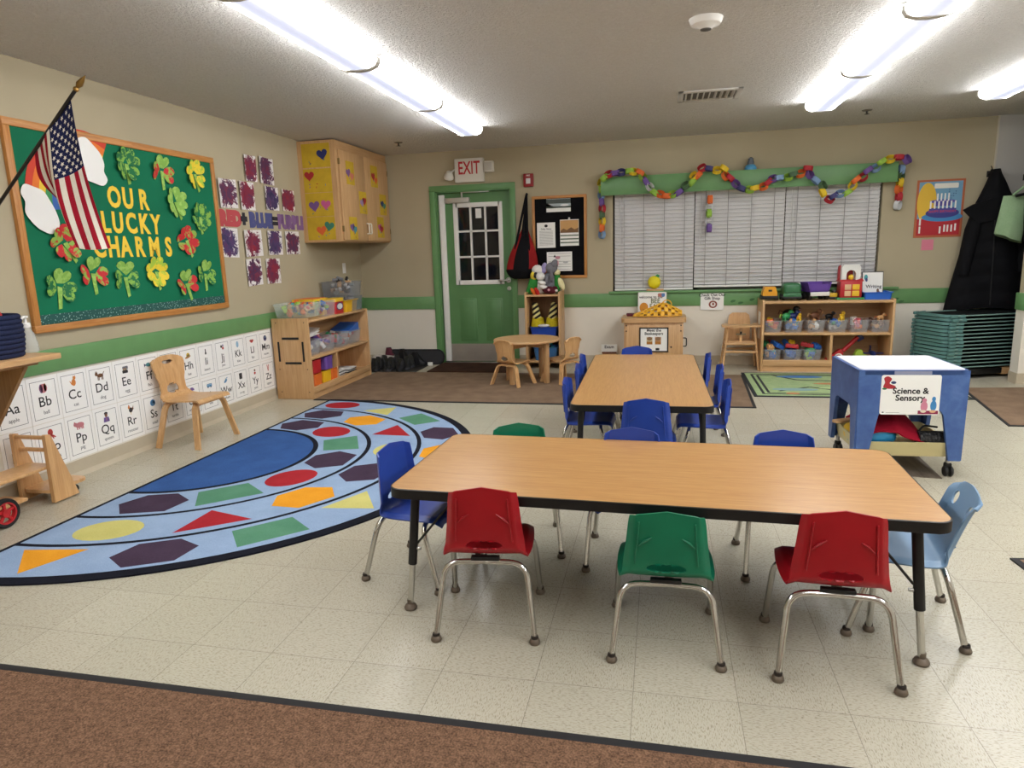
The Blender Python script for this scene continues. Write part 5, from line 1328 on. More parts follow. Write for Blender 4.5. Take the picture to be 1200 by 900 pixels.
def s_gift(g):
    g.text('Check Out Our\nGift Shop', .044, INK, tr(0, -.0032, .055), .001, .0003)
    g.prism(ell(.046, .042, 20, .01, -.03), .003, .004, mat('#8a4a3c', .8)); g.prism(ell(.028, .026, 18, .01, -.03), .004, .0045, PAPER); g.prism(ell(.012, .016, 12, .012, -.026), .0045, .005, mat('#8a4a3c', .8))
framed('paper_sign', 'white Check Out Our Gift Shop sign on the green rail below the window', 'sign', (4.195, -.021, .715), .25, .185, s_gift, None)
def s_small(g): g.text('Exam', .05, INK, tr(0, -.0032, .02), .001, .0003); lines(g, -.06, .06, [-.02], GREYL, .004)
framed('paper_sign', 'small white card sign standing low on the wall left of the play cabinet', 'sign', (3.055, -.06, .19), .185, .10, s_small, None)
MB().box((0, 0, .012), (.17, .05, .024), mat('#6e3f2c', .5), .004).box((0, 0, -.06), (.15, .04, .14), W_MAPLE, .004).build('card_holder', None, 'brown wooden holder below the small white card sign', 'holder', (3.055, -.045, .13))
# yellow lattice basket, tipped
bk = thing('lattice_basket', 'yellow plastic lattice basket tipped over on the play cabinet', 'basket', (3.60, -.25, ch_+.001))
BKY = mat('#e8b32c', .45)
def bas(u, v):
    x = -.26+.52*u; prof = .115*sin(pi*min(1, u*1.0))**.7*(1 if u < .55 else 1)
    hgt = .135*max(0, min(1, (u+.02)/.6))*(1 if u < .66 else max(.35, 1-(u-.66)*1.9))
    a = pi*v
    return (x, -.13*cos(a)*(.45+.55*sin(pi*min(1, .12+u*.85))), .012+hgt*sin(a))
g = MB()
for i in range(15):
    u = i/14; g.tube([bas(u, v/10) for v in range(11)], .0042, BKY, 6)
for j in range(9):
    v = j/8
    g.tube([bas(u/16, v) for u in range(17)], .0052, BKY, 6)
for i in range(14):
    for j in range(8):
        if (i+j) % 2 == 0:
            a_, b_, c_, d_ = bas(i/14, j/8), bas((i+1)/14, j/8), bas((i+1)/14, (j+1)/8), bas(i/14, (j+1)/8); g.add([a_, b_, c_, d_], [(0, 1, 2, 3)], BKY)
g.build('lattice_body', bk)
MB().tube([(.10+.05*cos(a), -.06, .13+.05*sin(a)) for a in [pi*k/10 for k in range(11)]], .006, BKY, 8).build('handle', bk)
MB().tube([bas(0.02, v/10) for v in range(11)], .009, BKY, 8).build('rim', bk)
MB().box((0, 0, .012), (.20, .14, .024), mat('#5e1626', .7), .003).build('book', None, 'dark red book lying on the play cabinet under the basket', 'book', (3.36, -.16, ch_+.001), .1)
ph = thing('lemon_ornament', 'round yellow lemon ornament with green leaf on the window sill', 'ornament', (3.56, -.028, .868))
MB().ball((0, 0, .075), (.068, .034, .070), mat('#e2d414', .6), 22).ball((0, 0, .075), (.072, .012, .074), mat('#d6c01a', .6), 22).build('body', ph)
MB().prism([(.0, .0), (.035, .022), (.06, .01), (.05, -.012), (.02, -.012)], -.005, .005, TC['green'], tr(0, 0, .142)).build('leaf', ph)
MB().box((0, 0, .011), (.19, .04, .022), W_MAPLE_H, .003).build('wood_block', None, 'flat wooden strip under the lemon ornament on the window sill', 'block', (3.57, -.028, .8465))

# ------------------------------------------------------------------ doll high chair
hc = thing('doll_high_chair', 'small wooden doll high chair left of the toy bookshelf', 'high chair', (4.48, -.25, 0))
for sx in (-1, 1):
    for sy in (-1, 1):
        MB().tube([(sx*.185, sy*.145-.0, 0), (sx*.135, sy*.09, .47)], .013, W_MAPLE, 10, rs=[.012, .014]).build('leg', hc)
MB().box((0, 0, .30), (.28, .20, .018), W_MAPLE_H, .004).build('seat', hc)
for z, wx, wy in ((.285, .155, .118), (.20, .165, .125)):
    for sy in (-1, 1): MB().box((0, sy*wy, z), (2*wx, .018, .024), W_MAPLE_H, .004).build('rail', hc)
    for sx in (-1, 1): MB().box((sx*wx, 0, z), (.018, 2*wy, .024), W_MAPLE_Y, .004).build('rail', hc)
g = MB(); P_ = [(-.115, .30), (.115, .30), (.118, .50), (.105, .575), (.07, .60), (-.07, .60), (-.105, .575), (-.118, .50)]
g.prism(P_, -.008, .008, W_PLY, tr(0, .10, 0) @ rot(radians(-6), 0, 0)); g.build('backrest', hc)
tp_ = [(-.20, -.16), (.20, -.16), (.20, -.03), (.165, .09), (.14, .09), (.13, -.02), (-.13, -.02), (-.14, .09), (-.165, .09), (-.20, -.03)]
MB().slab(tp_, .468, .488, W_MAPLE_H).build('tray', hc)
MB().box((0, -.07, .37), (.03, .012, .16), W_MAPLE, .003).build('crotch_post', hc)
g = MB().box((0, -.085, .385), (.10, .004, .02), mat('#8a7a5c', .8)).box((0, -.087, .40), (.02, .006, .03), BLACK).build('safety_strap', hc)

# ------------------------------------------------------------------ toy bookshelf
bs = thing('bookshelf', 'wide maple toy bookshelf under the right end of the window', 'shelf', (5.31, -.025, 0), -.01)
bw_, bd_, bh2 = 1.265, .43, .745
for s_ in (-1, 1): MB().bx(s_*bw_/2-(.0 if s_ < 0 else .024), s_*bw_/2+(.024 if s_ < 0 else 0), -bd_, 0, 0, bh2+.008, W_MAPLE, .006).build('end_panel', bs)
ix = bw_/2-.024
MB().bx(-ix, ix, -bd_+.004, -.01, bh2-.03, bh2-.005, W_MAPLE_H, .003).build('top_board', bs)
MB().bx(-ix, ix, -bd_+.015, -.01, .385, .41, W_MAPLE_H, .003).build('shelf_board', bs)
MB().bx(-ix, ix, -bd_+.015, -.01, .085, .11, W_MAPLE_H, .003).bx(-ix, ix, -bd_+.02, -bd_+.04, 0, .085, W_MAPLE_H).bx(-ix, ix, -bd_+.006, -bd_+.022, .06, .125, W_MAPLE_H, .004).build('bottom_board', bs)
MB().bx(-ix, ix, -.012, 0, .02, bh2-.03, wood('birch_back', '#a9855c', '#b8936a', '#c4a078', axis=0)).build('back_panel', bs)
MB().bx(.045, .069, -bd_+.02, -.012, .11, .385, W_MAPLE).build('divider', bs)
MB().bx(-bw_/2-.0015, -bw_/2, -.30, -.12, .33, .62, PAPER).build('paper_sheet', bs)
def BSP(x, y, z): return (5.31+x, -.025+y-.01*x, z)
mid = [(-.515, ['purple', 'orange', 'yellow', 'red'], 'orange and purple toys'), (-.31, ['white', 'blue', 'tan', 'teal'], 'blue and white toys'), (-.095, ['tan', 'brown', 'tan', 'white'], 'tan toys'), (.115, ['blue', 'green', 'yellow', 'white'], 'green and blue toys'), (.32, ['orange', 'pink', 'white', 'blue', 'red'], 'orange and white toys'), (.52, ['brown', 'tan', 'grey', 'tan'], 'brown toys')]
O6 = ['first', 'second', 'third', 'fourth', 'fifth', 'sixth']
for i, (x, cl_, lb) in enumerate(mid):
    tub('clear bin of %s, %s from the high chair on the middle board' % (lb, O6[i]), BSP(x, -.255, .41), -.01, .182, .27, .125, BINC, group='clear bins on the middle board of the toy bookshelf')
    filling('%s inside the %s clear bin of the middle bookshelf board' % (lb, O6[i]), BSP(x, -.255, .413), -.01, .155, .235, .125, cl_, 15, 40+i, .042)
def toy_animal(label, loc, rz, c, c2, s_=1):
    t = thing('toy_animal', label, 'toy animal', loc, rz)
    g = MB().ball((0, 0, .05*s_), (.055*s_, .03*s_, .032*s_), TC[c], 14).ball((.05*s_, 0, .085*s_), (.026*s_, .022*s_, .024*s_), TC[c], 12).ball((.075*s_, 0, .08*s_), (.014*s_, .013*s_, .012*s_), TC[c2], 10)
    for x in (-.03, .03):
        for y in (-.016, .016): g.cyl((x*s_, y*s_, 0), (x*s_, y*s_, .045*s_), .009*s_, TC[c], 8)
    g.build('body', t)
    MB().tube([(-.05*s_, 0, .06*s_), (-.075*s_, 0, .07*s_), (-.085*s_, 0, .04*s_)], .005*s_, TC[c2], 6).build('tail', t)
toy_animal('green toy animal on top of the second middle bin', BSP(-.375, -.30, .52), .6, 'green', 'lime', 1.1)
toy_animal('yellow toy animal at the right of the second middle bin', BSP(-.255, -.32, .52), 1.2, 'yellow', 'orange', .8)
toy_animal('blue toy animal in the middle of the second middle bin', BSP(-.315, -.28, .525), .2, 'navy', 'blue', 1.0)
toy_animal('black toy animal behind the green one on the second middle bin', BSP(-.33, -.20, .525), -.5, 'black', 'brown', 1.4)
toy_animal('brown toy horse standing in the third middle bin', BSP(-.09, -.27, .525), .5, 'brown', 'tan', 1.1)
toy_animal('black toy animal at the back of the fourth middle bin', BSP(.06, -.22, .525), .2, 'black', 'grey', .8)
toy_animal('yellow toy giraffe standing in the fourth middle bin', BSP(.16, -.30, .52), 1.0, 'yellow', 'brown', .9)
toy_animal('tan toy animal sticking out of the sixth middle bin', BSP(.53, -.30, .52), .3, 'tan', 'orange', .7)
for i, (x, cl_, lb) in enumerate(((-.515, ['blue', 'tan', 'navy', 'teal', 'blue'], 'blue and tan blocks'), (-.31, ['blue', 'blue', 'navy'], 'blue bricks'), (-.115, ['green', 'green', 'blue', 'lime'], 'green bricks'))):
    tub('clear bin of %s, %s along the bottom bookshelf board' % (lb, O6[i]), BSP(x, -.255, .11), -.01, .186, .27, .12, BINC, group='clear bins at the bottom of the toy bookshelf')
    filling('%s in the %s clear bin of the bottom bookshelf board' % (lb, O6[i]), BSP(x, -.255, .113), -.01, .16, .235, .12, cl_, 14, 60+i, .046)
def brick(label, loc, R, c, nx=2, ny=4):
    g = MB(); u = .032; g.box((0, 0, .02), (nx*u, ny*u, .038), TC[c], .002)
    for i in range(nx):
        for j in range(ny): g.cyl(((i-(nx-1)/2)*u, (j-(ny-1)/2)*u, .038), ((i-(nx-1)/2)*u, (j-(ny-1)/2)*u, .047), .010, TC[c], 10)
    o = g.build('toy_brick', None, label, 'toy brick', loc); o.rotation_euler = R; return o
for a in (('big blue toy brick tilted on the first bottom bin', (-.46, -.27, .245), (.3, .4, .6), 'blue', 3, 4), ('tan toy block at the front of the first bottom bin', (-.54, -.35, .235), (.5, .2, .3), 'tan', 2, 2), ('red toy brick behind the blue one on the first bottom bin', (-.49, -.17, .245), (.2, -.3, .9), 'red', 2, 4), ('dark green toy brick in the left corner of the first bottom bin', (-.56, -.20, .245), (.2, .2, 0), 'green', 2, 3),
          ('red toy brick across the front of the second bottom bin', (-.31, -.30, .235), (.1, .1, 1.5), 'red', 2, 4), ('yellow toy brick standing on the second bottom bin', (-.31, -.22, .265), (.9, .3, .2), 'yellow', 2, 2), ('blue toy brick leaning on the second bottom bin', (-.36, -.22, .255), (.3, .5, .3), 'blue', 2, 4),
          ('red toy brick on the left of the third bottom bin', (-.15, -.26, .24), (.2, .1, 1.2), 'red', 2, 4), ('blue toy brick on the right of the third bottom bin', (-.07, -.27, .235), (.3, .2, .5), 'blue', 2, 3)):
    brick(a[0], BSP(*a[1]), a[2], *a[3:])
# red toy guitar and loose toys in the right bottom bay
t = thing('toy_guitar', 'red and blue toy guitar lying in the right bottom bay of the bookshelf', 'toy', BSP(.17, -.28, .112), 0)
MB().prism(smooth_poly([(-.13, 0), (-.05, .02), (0, .01), (.06, .05), (.05, .10), (-.02, .085), (-.10, .08), (-.14, .04)]), -.03, .03, TC['red'], rot(0, -.5, 0)).build('body', t)
MB().tube([(.03, 0, .09), (.17, .03, .23)], .022, TC['red'], 10).build('neck', t)
MB().box((.19, .03, .225), (.07, .03, .06), TC['navy'], .006, None, rot(0, -.6, 0)).build('headstock', t)
MB().tube([(-.02+.035*cos(a), -.05, .03+.035*sin(a)) for a in [2*pi*k/16 for k in range(16)]], .007, TC['white'], 8, None, True).build('sound_ring', t)
t = thing('toy_car', 'lime toy car in the right bottom bay of the bookshelf', 'toy car', BSP(.37, -.25, .111))
MB().prism(smooth_poly([(-.06, .02), (.06, .02), (.06, .05), (.03, .06), (.015, .10), (-.03, .10), (-.05, .055)]), -.03, .03, TC['lime']).build('body', t)
for x in (-.035, .035):
    for y in (-.032, .032): MB().cyl((x, y-.006, .02), (x, y+.006, .02), .02, TC['black'], 14).build('wheel', t)
t = thing('toy_plane', 'dark blue toy plane in the right bottom bay of the bookshelf', 'toy plane', BSP(.50, -.22, .112))
MB().tube([(0, -.10, .05), (0, -.06, .06), (0, .05, .06), (0, .11, .07)], .02, TC['navy'], 12, rs=[.008, .026, .022, .008]).build('fuselage', t)
MB().slab([(-.11, -.02), (.11, -.02), (.10, .03), (-.10, .03)], .055, .063, TC['navy']).build('wing', t)
MB().prism([(-.004, .06), (.004, .06), (.004, .13), (-.004, .13)], -.10, -.06, TC['navy']).build('tail_fin', t)

# toys on the bookshelf top
TZ = bh2-.005
def truck(label, x, rz, cab_c, body, loc_y=-.24):
    t = thing('toy_truck', label, 'toy truck', BSP(x, loc_y, TZ), rz); return t
t = truck('yellow toy truck at the left end of the bookshelf top', -.55, 0, 0, 0)
MB().prism([(-.075, .03), (.075, .03), (.07, .09), (.052, .145), (-.052, .145), (-.07, .09)], -.07, .07, mat('#dd9a1c', .4)).build('body', t)
MB().bx(-.078, .078, -.085, -.068, .015, .05, BLACK, .004).build('bumper', t)
MB().bx(-.018, .018, -.072, -.069, .095, .115, BLACK).bx(-.045, .045, -.03, .03, .145, .149, TC['brown']).build('window', t)
for sx in (-1, 1):
    for y in (-.04, .045): MB().cyl((sx*.060, y, .028), (sx*.085, y, .028), .028, BLACK, 16).build('wheel', t)
t = truck('dark green toy van on the bookshelf top', -.335, 0, 0, 0)
GV = mat('#2f6a42', .4)
MB().box((0, 0, .105), (.175, .20, .15), GV, .035, None, None, 4).bx(-.088, .088, -.102, .10, .03, .075, GV, .008).build('body', t)
MB().bx(-.07, .07, -.1035, -.10, .085, .088, BLACK).build('seam', t)
MB().bx(-.092, .092, -.108, -.09, .018, .04, BLACK, .004).build('bumper', t)
for sx in (-1, 1):
    for y in (-.055, .06): MB().cyl((sx*.072, y, .032), (sx*.098, y, .032), .032, BLACK, 16).build('wheel', t)
t = truck('purple toy dump truck with white bumper on the bookshelf top', -.095, .25, 0, 0)
PV = mat('#5f3d96', .4)
MB().prism([(-.125, .185), (-.095, .085), (.10, .085), (.13, .185), (.118, .185), (.09, .097), (-.085, .097), (-.113, .185)], -.09, .09, PV).bx(-.105, .11, .075, .09, .09, .185, PV).bx(-.10, .10, -.09, -.078, .09, .165, PV).build('dump_bed', t)
MB().bx(-.085, .085, -.105, .09, .045, .085, BLACK).build('chassis', t)
MB().bx(-.10, .10, -.118, -.10, .045, .085, TC['white'], .004).build('bumper', t)
for sx in (-1, 1):
    for y in (-.06, .06): MB().cyl((sx*.075, y, .035), (sx*.108, y, .035), .035, BLACK, 16).build('wheel', t)
t = thing('toy_digger', 'small yellow and black toy digger beside the purple dump truck', 'toy digger', BSP(.085, -.22, TZ))
MB().box((0, 0, .045), (.075, .06, .045), TC['yellow'], .006).box((.01, 0, .08), (.035, .045, .03), TC['black'], .004).build('body', t)
MB().box((0, -.026, .014), (.085, .02, .026), TC['black'], .008).box((0, .026, .014), (.085, .02, .026), TC['black'], .008).build('track', t)
MB().tube([(-.03, 0, .06), (-.055, 0, .09), (-.07, 0, .05)], .007, TC['yellow'], 8).build('arm', t)
t = thing('toy_house', 'red toy farmhouse with white arch and yellow doors on the bookshelf top', 'toy house', BSP(.235, -.22, TZ))
MB().bx(-.135, .125, -.11, .10, 0, .02, TC['green'], .004).build('base', t)
MB().bx(-.10, .105, -.08, .08, .02, .185, TC['red'], .004).prism([(-.115, .185), (.12, .185), (.10, .215), (.05, .20), (-.10, .205)], -.08, .08, TC['red']).build('body', t)
arch = [(-.095, .20), (-.095, .33), (-.075, .355), (.065, .355), (.085, .33), (.085, .20), (.04, .20)]+[(.045*cos(a)-.003, .255+.045*sin(a)) for a in [pi*k/10 for k in range(11)]]+[(-.048, .20)]
MB().prism(arch, .0, .07, TC['white']).build('arch', t)
MB().prism([(-.11, .20), (-.09, .20), (-.09, .35), (-.105, .33)], -.06, .0, TC['red']).bx(-.04, .035, .02, .05, .20, .31, TC['red']).build('tower', t)
for x0, x1, z0, z1 in ((-.06, .0, .035, .09), (.012, .08, .035, .09), (.012, .08, .10, .155), (-.06, .0, .10, .155)):
    MB().bx(x0, x1, -.085, -.079, z0, z1, TC['yellow'] if x0 > 0 else mat('#d9b48a', .5), .002).build('door', t)
MB().ball((0, -.05, .225), (.028, .02, .03), TC['yellow'], 12).build('bell', t)
tub('shallow bright blue tray at the right end of the bookshelf top', BSP(.49, -.22, TZ), -.02, .26, .24, .075, mat('#1f63c9', .4), taper=.94, rim=.012)
t = thing('sign_board', 'white writing centre sign standing in the blue tray', 'sign', BSP(.475, -.17, TZ+.006), 0)
MB().box((0, .02, .135), (.205, .008, .27), BLACK, .002, None, rot(radians(-8), 0, 0)).build('backing', t)
g = MB().bx(-.096, .096, -.002, 0, -.126, .126, PAPER)
g.text('Writing', .048, INK, tr(.01, -.0022, -.02), .0008, .0003)
g.prism(ell(.018, .03, 14, -.065, .075), .002, .003, TC['teal']); g.prism(ell(.012, .02, 12, -.06, .05), .003, .0035, TC['navy']); g.prism(ell(.02, .018, 12, .055, -.085), .002, .003, TC['navy']); g.prism(ell(.012, .02, 12, .05, -.06), .003, .0035, TC['brown'])
o = g.build('face', t); o.location = (0, .0145, .135); o.rotation_euler = (radians(-8), 0, 0)

# ------------------------------------------------------------------ wall desk, basket, soap
dk = thing('wall_counter', 'maple wall counter on slanted brackets at the left edge', 'counter', (0, -4.93, 0))
MB().bx(0.021, .50, -2.2, 0, .838, .868, W_MAPLE_Y, .004).build('top_board', dk)
MB().bx(0.021, .42, -2.2, -.07, .815, .838, W_MAPLE_Y, .002).build('support_board', dk)
for y in (-.14, -1.6): MB().prism([(.02, .815), (.43, .815), (.10, .38), (.02, .38)], -y-.0, -y+.022, wood('bracket_maple', '#8a6438', '#9c7344', '#a87e4c', axis=2, rough=.45)).build('bracket', dk)
BASK = fabric('navy_rope', '#1b2138', '#2a3150', 200, .9, .5)
bkt = thing('rope_basket', 'round navy coiled rope basket on the wall counter', 'basket', (.25, -5.15, .868))
g = MB()
for k in range(9):
    r_ = .165+.012*sin(pi*k/9); z = .013+.024*k
    g.tube([(r_*cos(a), r_*sin(a), z) for a in [2*pi*q/40 for q in range(40)]], .0145, BASK, 10, None, True)
g.lathe([(0, .004), (.165, .004), (.165, .012), (0, .012)], BASK, 30); g.build('coiled_wall', bkt)
t = MB().ball((0, 0, .03), (.12, .11, .05), mat('#b3202c', .8), 16).build('red_cloth', None, 'red cloth bundled inside the navy rope basket', 'cloth', (.24, -5.15, 1.055))
sb = thing('soap_dispenser', 'clear plastic pump bottle beside the navy basket', 'bottle', (.29, -4.92, .868))
MB().lathe([(0, 0), (.042, 0), (.045, .01), (.043, .05), (.034, .10), (.020, .125), (.017, .135), (0, .135)], clear('clear_bottle', '#dfe6e4', .35, .06), 24).build('bottle', sb)
g = MB().lathe([(0, .135), (.022, .135), (.022, .155), (.018, .16), (.008, .162), (.007, .185), (.016, .187), (.016, .197), (0, .20)], WHITE, 18); g.tube([(0, 0, .192), (.02, -.03, .190), (.022, -.04, .182)], .006, WHITE, 8); g.build('pump', sb)
MB().cyl((0, 0, .01), (0, 0, .135), .003, WHITE, 8).build('dip_tube', sb)

# ------------------------------------------------------------------ wooden push wagon
wg = thing('push_wagon', 'wooden toddler wagon with red and black wheels by the alphabet cards', 'wagon', (.19, -4.92, 0))
for x in (-.115, .105): MB().prism([(-.015, .012), (.15, .012), (.022, .40), (-.005, .405), (-.012, .40)], -.012, .012, W_PLY, tr(x, 0, 0) @ rot(0, 0, FACE_LEFT_WALL)).build('side_panel', wg)
for y, z in ((.006, .385), (.02, .31)): MB().cyl((-.115, y, z), (.105, y, z), .012, W_PLY, 12).build('dowel', wg)
MB().bx(-.095, .09, -.62, .05, .205, .222, W_PLY, .004).build('seat_board', wg)
MB().slab(rrect(.20, .26, .04, 5, -.005, .12), .062, .08, W_PLY).build('foot_board', wg)
cs = MB().cyl((.04, .19, .022), (.055, .19, .022), .022, BLACK, 16).cyl((.048, .19, .03), (.048, .19, .062), .008, BLACK, 8).build('caster', wg)
MB().bx(-.085, .08, -.60, -.14, .07, .088, W_PLY, .004).build('frame_board', wg)
for x in (-.155, .145):
    wl = MB().lathe([(.058, -.014), (.072, -.016), (.077, -.008), (.077, .008), (.072, .016), (.058, .014), (.058, -.014)], mat('#141415', .7), 36, tr(x, -.335, .077) @ rot(0, pi/2, 0), True, False).build('wheel', wg)
    g = MB().lathe([(0, -.010), (.022, -.014), (.022, .014), (0, .010)], TC['red'], 20, tr(x, -.335, .077) @ rot(0, pi/2, 0)).lathe([(.050, -.012), (.060, -.013), (.060, .013), (.050, .012), (.050, -.012)], TC['red'], 36, tr(x, -.335, .077) @ rot(0, pi/2, 0), True, False)
    for k in range(5):
        a = 2*pi*k/5+.3; g.box((x, -.335+.036*cos(a), .077+.036*sin(a)), (.012, .036, .016), TC['red'], .003, None, rot(a, 0, 0))
    g.build('rim', wl)
MB().cyl((-.155, -.335, .077), (.145, -.335, .077), .007, STEEL, 10).build('axle', wg)
# ------------------------------------------------------------------ blue sensory table
stt = thing('sensory_table', 'blue plastic sensory table with white top on black casters', 'table', (4.994, -3.60, 0), .04)
def blue_plastic():
    n = NT('mottled_blue_plastic'); f = n.noise(n.coord(), 9, 5, .65, .4)
    n.color(n.ramp(f, [(.3, '#37538f'), (.55, '#45659f'), (.75, '#5877ae')])); n.set(.42); n.bump(n.noise(n.coord(), 120, 2), .1, .003); return n.m
SB = blue_plastic(); TW, TD, TH = .565, .53, .62
tp_ = MB().slab(rrect(TW, TD, .03), TH-.03, TH-.004, SB); tp_.build('table_body', stt)
MB().slab(rrect(TW-.03, TD-.03, .02), TH-.006, TH, mat('#d8dae0', .35)).build('lid', stt)
def side(w_):
    """arched side with two tapering legs"""
    P = [(-w_/2, TH-.005), (w_/2, TH-.005), (w_/2-.01, .10), (w_/2-.07, .10), (w_/2-.115, .36), (w_/2-.13, .385), (w_/2-.16, .395), (-w_/2+.16, .395), (-w_/2+.13, .385), (-w_/2+.115, .36), (-w_/2+.07, .10), (-w_/2+.01, .10)]
    return P
for a, off, w_ in ((0, -TD/2, TW), (pi, -TD/2, TW), (pi/2, -TW/2, TD), (-pi/2, -TW/2, TD)):
    MB().prism(side(w_), -.022, .0, SB, rot(0, 0, a) @ tr(0, off, 0)).build('leg_panel', stt)
for sx in (-1, 1):
    for sy in (-1, 1):
        x, y = sx*(TW/2-.05), sy*(TD/2-.05)
        c = MB().cyl((x, y, .05), (x, y, .12), .012, STEEL, 10).box((x, y, .062), (.036, .03, .03), BLACK, .006).build('caster', stt)
        g = MB()
        for s_ in (-1, 1): g.lathe([(0, -.008), (.026, -.008), (.03, -.004), (.03, .004), (.026, .008), (0, .008)], mat('#1a1a1b', .5), 20, tr(x+s_*.014, y-.01, .03) @ rot(0, pi/2, 0))
        g.build('wheel', c)
TRM = mat('#c9bd8c', .5)
g = MB(); lo = rrect(TW-.09, TD-.07, .03, 4); hi = rrect(TW-.06, TD-.03, .03, 4); n_ = len(lo); inn = rrect(TW-.08, TD-.05, .03, 4); ib = rrect(TW-.10, TD-.08, .03, 4)
vs_ = [(x, y, .115) for x, y in lo]+[(x, y, .20) for x, y in hi]+[(x, y, .20) for x, y in inn]+[(x, y, .125) for x, y in ib]
fs_ = [tuple(reversed(range(n_)))]+[(q*n_+k, q*n_+(k+1) % n_, (q+1)*n_+(k+1) % n_, (q+1)*n_+k) for q in range(3) for k in range(n_)]+[tuple(range(3*n_, 4*n_))]
g.add(vs_, fs_, TRM, None, True); g.build('lower_tray', stt)
MB().bx(-.10, .09, -TD/2-.002, -TD/2+.01, TH-.028, TH-.008, mat('#8e94ac', .5)).build('latch_strip', stt)
_M = Matrix.Translation((4.994, -3.60, 0)) @ rot(0, 0, .04)
def STP(x, y, z): return tuple(_M @ Vector((x, y, z)))
g = MB().prism(rrect(.305, .225, .012, 4), 0, .002, PAPER); q = lambda P, c, t=.002: g.prism(P, t, t+.0005, mat(c, .6))
g.text('Science &\nSensory', .047, INK, tr(.0, -.0022, .002), .0012, .0003)
q(smooth_poly([(-.14, .04), (-.085, .035), (-.08, .05), (-.11, .065), (-.10, .09), (-.12, .105), (-.14, .095), (-.135, .07)]), '#a82430'); q(ell(.014, .008, 10, -.09, .07), '#2b3a66', .0025); q(ell(.012, .006, 10, -.135, .035), '#2f7a4a', .0026)
q([(.045, -.108), (.148, -.108), (.148, -.088), (.045, -.088)], '#8c2648')
q(ell(.018, .03, 14, .075, -.065), '#d0869c', .0026); q(ell(.012, .012, 12, .075, -.03), '#d0869c', .0028); q(ell(.016, .03, 14, .122, -.06), '#3f86c0', .0026); q(ell(.010, .014, 12, .122, -.022), '#3f86c0', .0028)
q(ell(.015, .008, 12, .072, -.092), '#e0d9c0', .003); q(ell(.016, .008, 12, .12, -.092), '#e0b48a', .003); q(ell(.006, .004, 8, -.135, -.10), '#55565a'); g.bx(-.12, -.05, -.0025, -.002, -.102, -.100, GREYL)
g.build('centre_sign', None, 'white Science & Sensory sign taped to the front of the blue table', 'sign', STP(-.012, -TD/2-.001, .478), .04)
# things on the lower tray
red_c = MB()
def fold(u, v):
    x = -.225+.40*u; y = -.235+.36*v
    z = .17+.24*max(0, 1-abs(2*u-.9)*.75)*(.45+.55*min(1, v*2.5))+.016*sin(9*u+4*v)
    return (x, y, max(.165, z-.07*u))
red_c.grid(fold, 26, 16, fabric('red_felt', '#8a1024', '#a51830', 260, .9, .3), None, .008)
red_c.build('red_apron', None, 'crumpled dark red cloth on the lower tray of the blue table', 'cloth', STP(0, 0, .02), .04)
bgp = MB().grid(lambda u, v: (.10*cos(2*pi*u)*sin(pi*v)**.6, .06*sin(2*pi*u)*sin(pi*v)**.6, .055-.055*cos(pi*v)+.006*sin(8*pi*u)*sin(pi*v)), 28, 14, mat('#2a86b8', .3))
bgp.build('blue_bag', None, 'shiny blue plastic bag at the front of the lower tray', 'bag', STP(-.13, -.165, .165), .04)
MB().ball((0, 0, .045), (.055, .05, .045), mat('#2f9a62', .4), 16).ball((.03, -.02, .06), (.03, .03, .03), TC['white'], 12).build('toy_ball', None, 'green and white toy beside the blue bag on the lower tray', 'toy', STP(-.20, -.15, .14), .04)
MB().ball((0, 0, .05), (.05, .10, .06), TC['yellow'], 16).ball((0, -.06, .02), (.045, .06, .02), TC['teal'], 14).build('toy_duck', None, 'yellow and teal toy at the left side of the lower tray', 'toy', STP(-.20, .05, .127), .04)
t = thing('magnifier', 'wooden handled tool sticking out left of the lower tray', 'tool', STP(-.27, -.02, .262), .5)
MB().slab(rrect(.16, .05, .02), 0, .012, W_MAPLE_H).build('handle', t)
MB().cyl((.09, 0, .006), (.10, 0, -.09), .012, BLACK, 10).build('stem', t)
vo = NT('black_lattice'); _v = vo.n.new('ShaderNodeTexVoronoi'); _v.inputs['Scale'].default_value = 60; vo.link(vo.coord(), _v.inputs['Vector']); vo.color(vo.ramp(_v.outputs['Distance'], [(.2, '#2b2a2a'), (.6, '#0e0e0e')])); vo.set(.5); vo.bump(_v.outputs['Distance'], .8, .01)
t = thing('toy_binoculars', 'black textured cylinder toy at the right of the lower tray', 'toy', STP(.14, -.185, .205), .04)
MB().cyl((-.065, 0, 0), (.07, 0, 0), .047, vo.m, 24).build('barrel', t)
MB().cyl((.07, 0, 0), (.088, 0, 0), .036, TC['brown'], 20).build('end_cap', t)
MB().tube(fillet([(-.06, .0, .045), (-.03, .02, .075), (.05, .04, .06)], .03), .006, BLACK, 8).build('strap', t)
MB().slab([(-.30, -.20), (.20, -.25), (.22, .18), (-.28, .2)], 0, .004, wood('grey_mat', '#4a4038', '#5e544a', '#6b6158', axis=1, rough=.6)).build('floor_mat', None, 'grey brown floor mat under the blue sensory table', 'mat', (4.99, -3.62, 0))

# ------------------------------------------------------------------ stack of cots
a_c = radians(20.6)
COTT = mat('#56807d', .5); COTL = mat('#76968f', .45); COTF = fabric('cot_mesh', '#060a0b', '#0a1012', 300, .9, .3)  # mesh colour near black, painting in the shade of the gaps between cots
cot = thing('cot', None, 'cot', (0, 0, 0), 0, 'stack of teal nap cots')
CL, CW = 1.05, .50
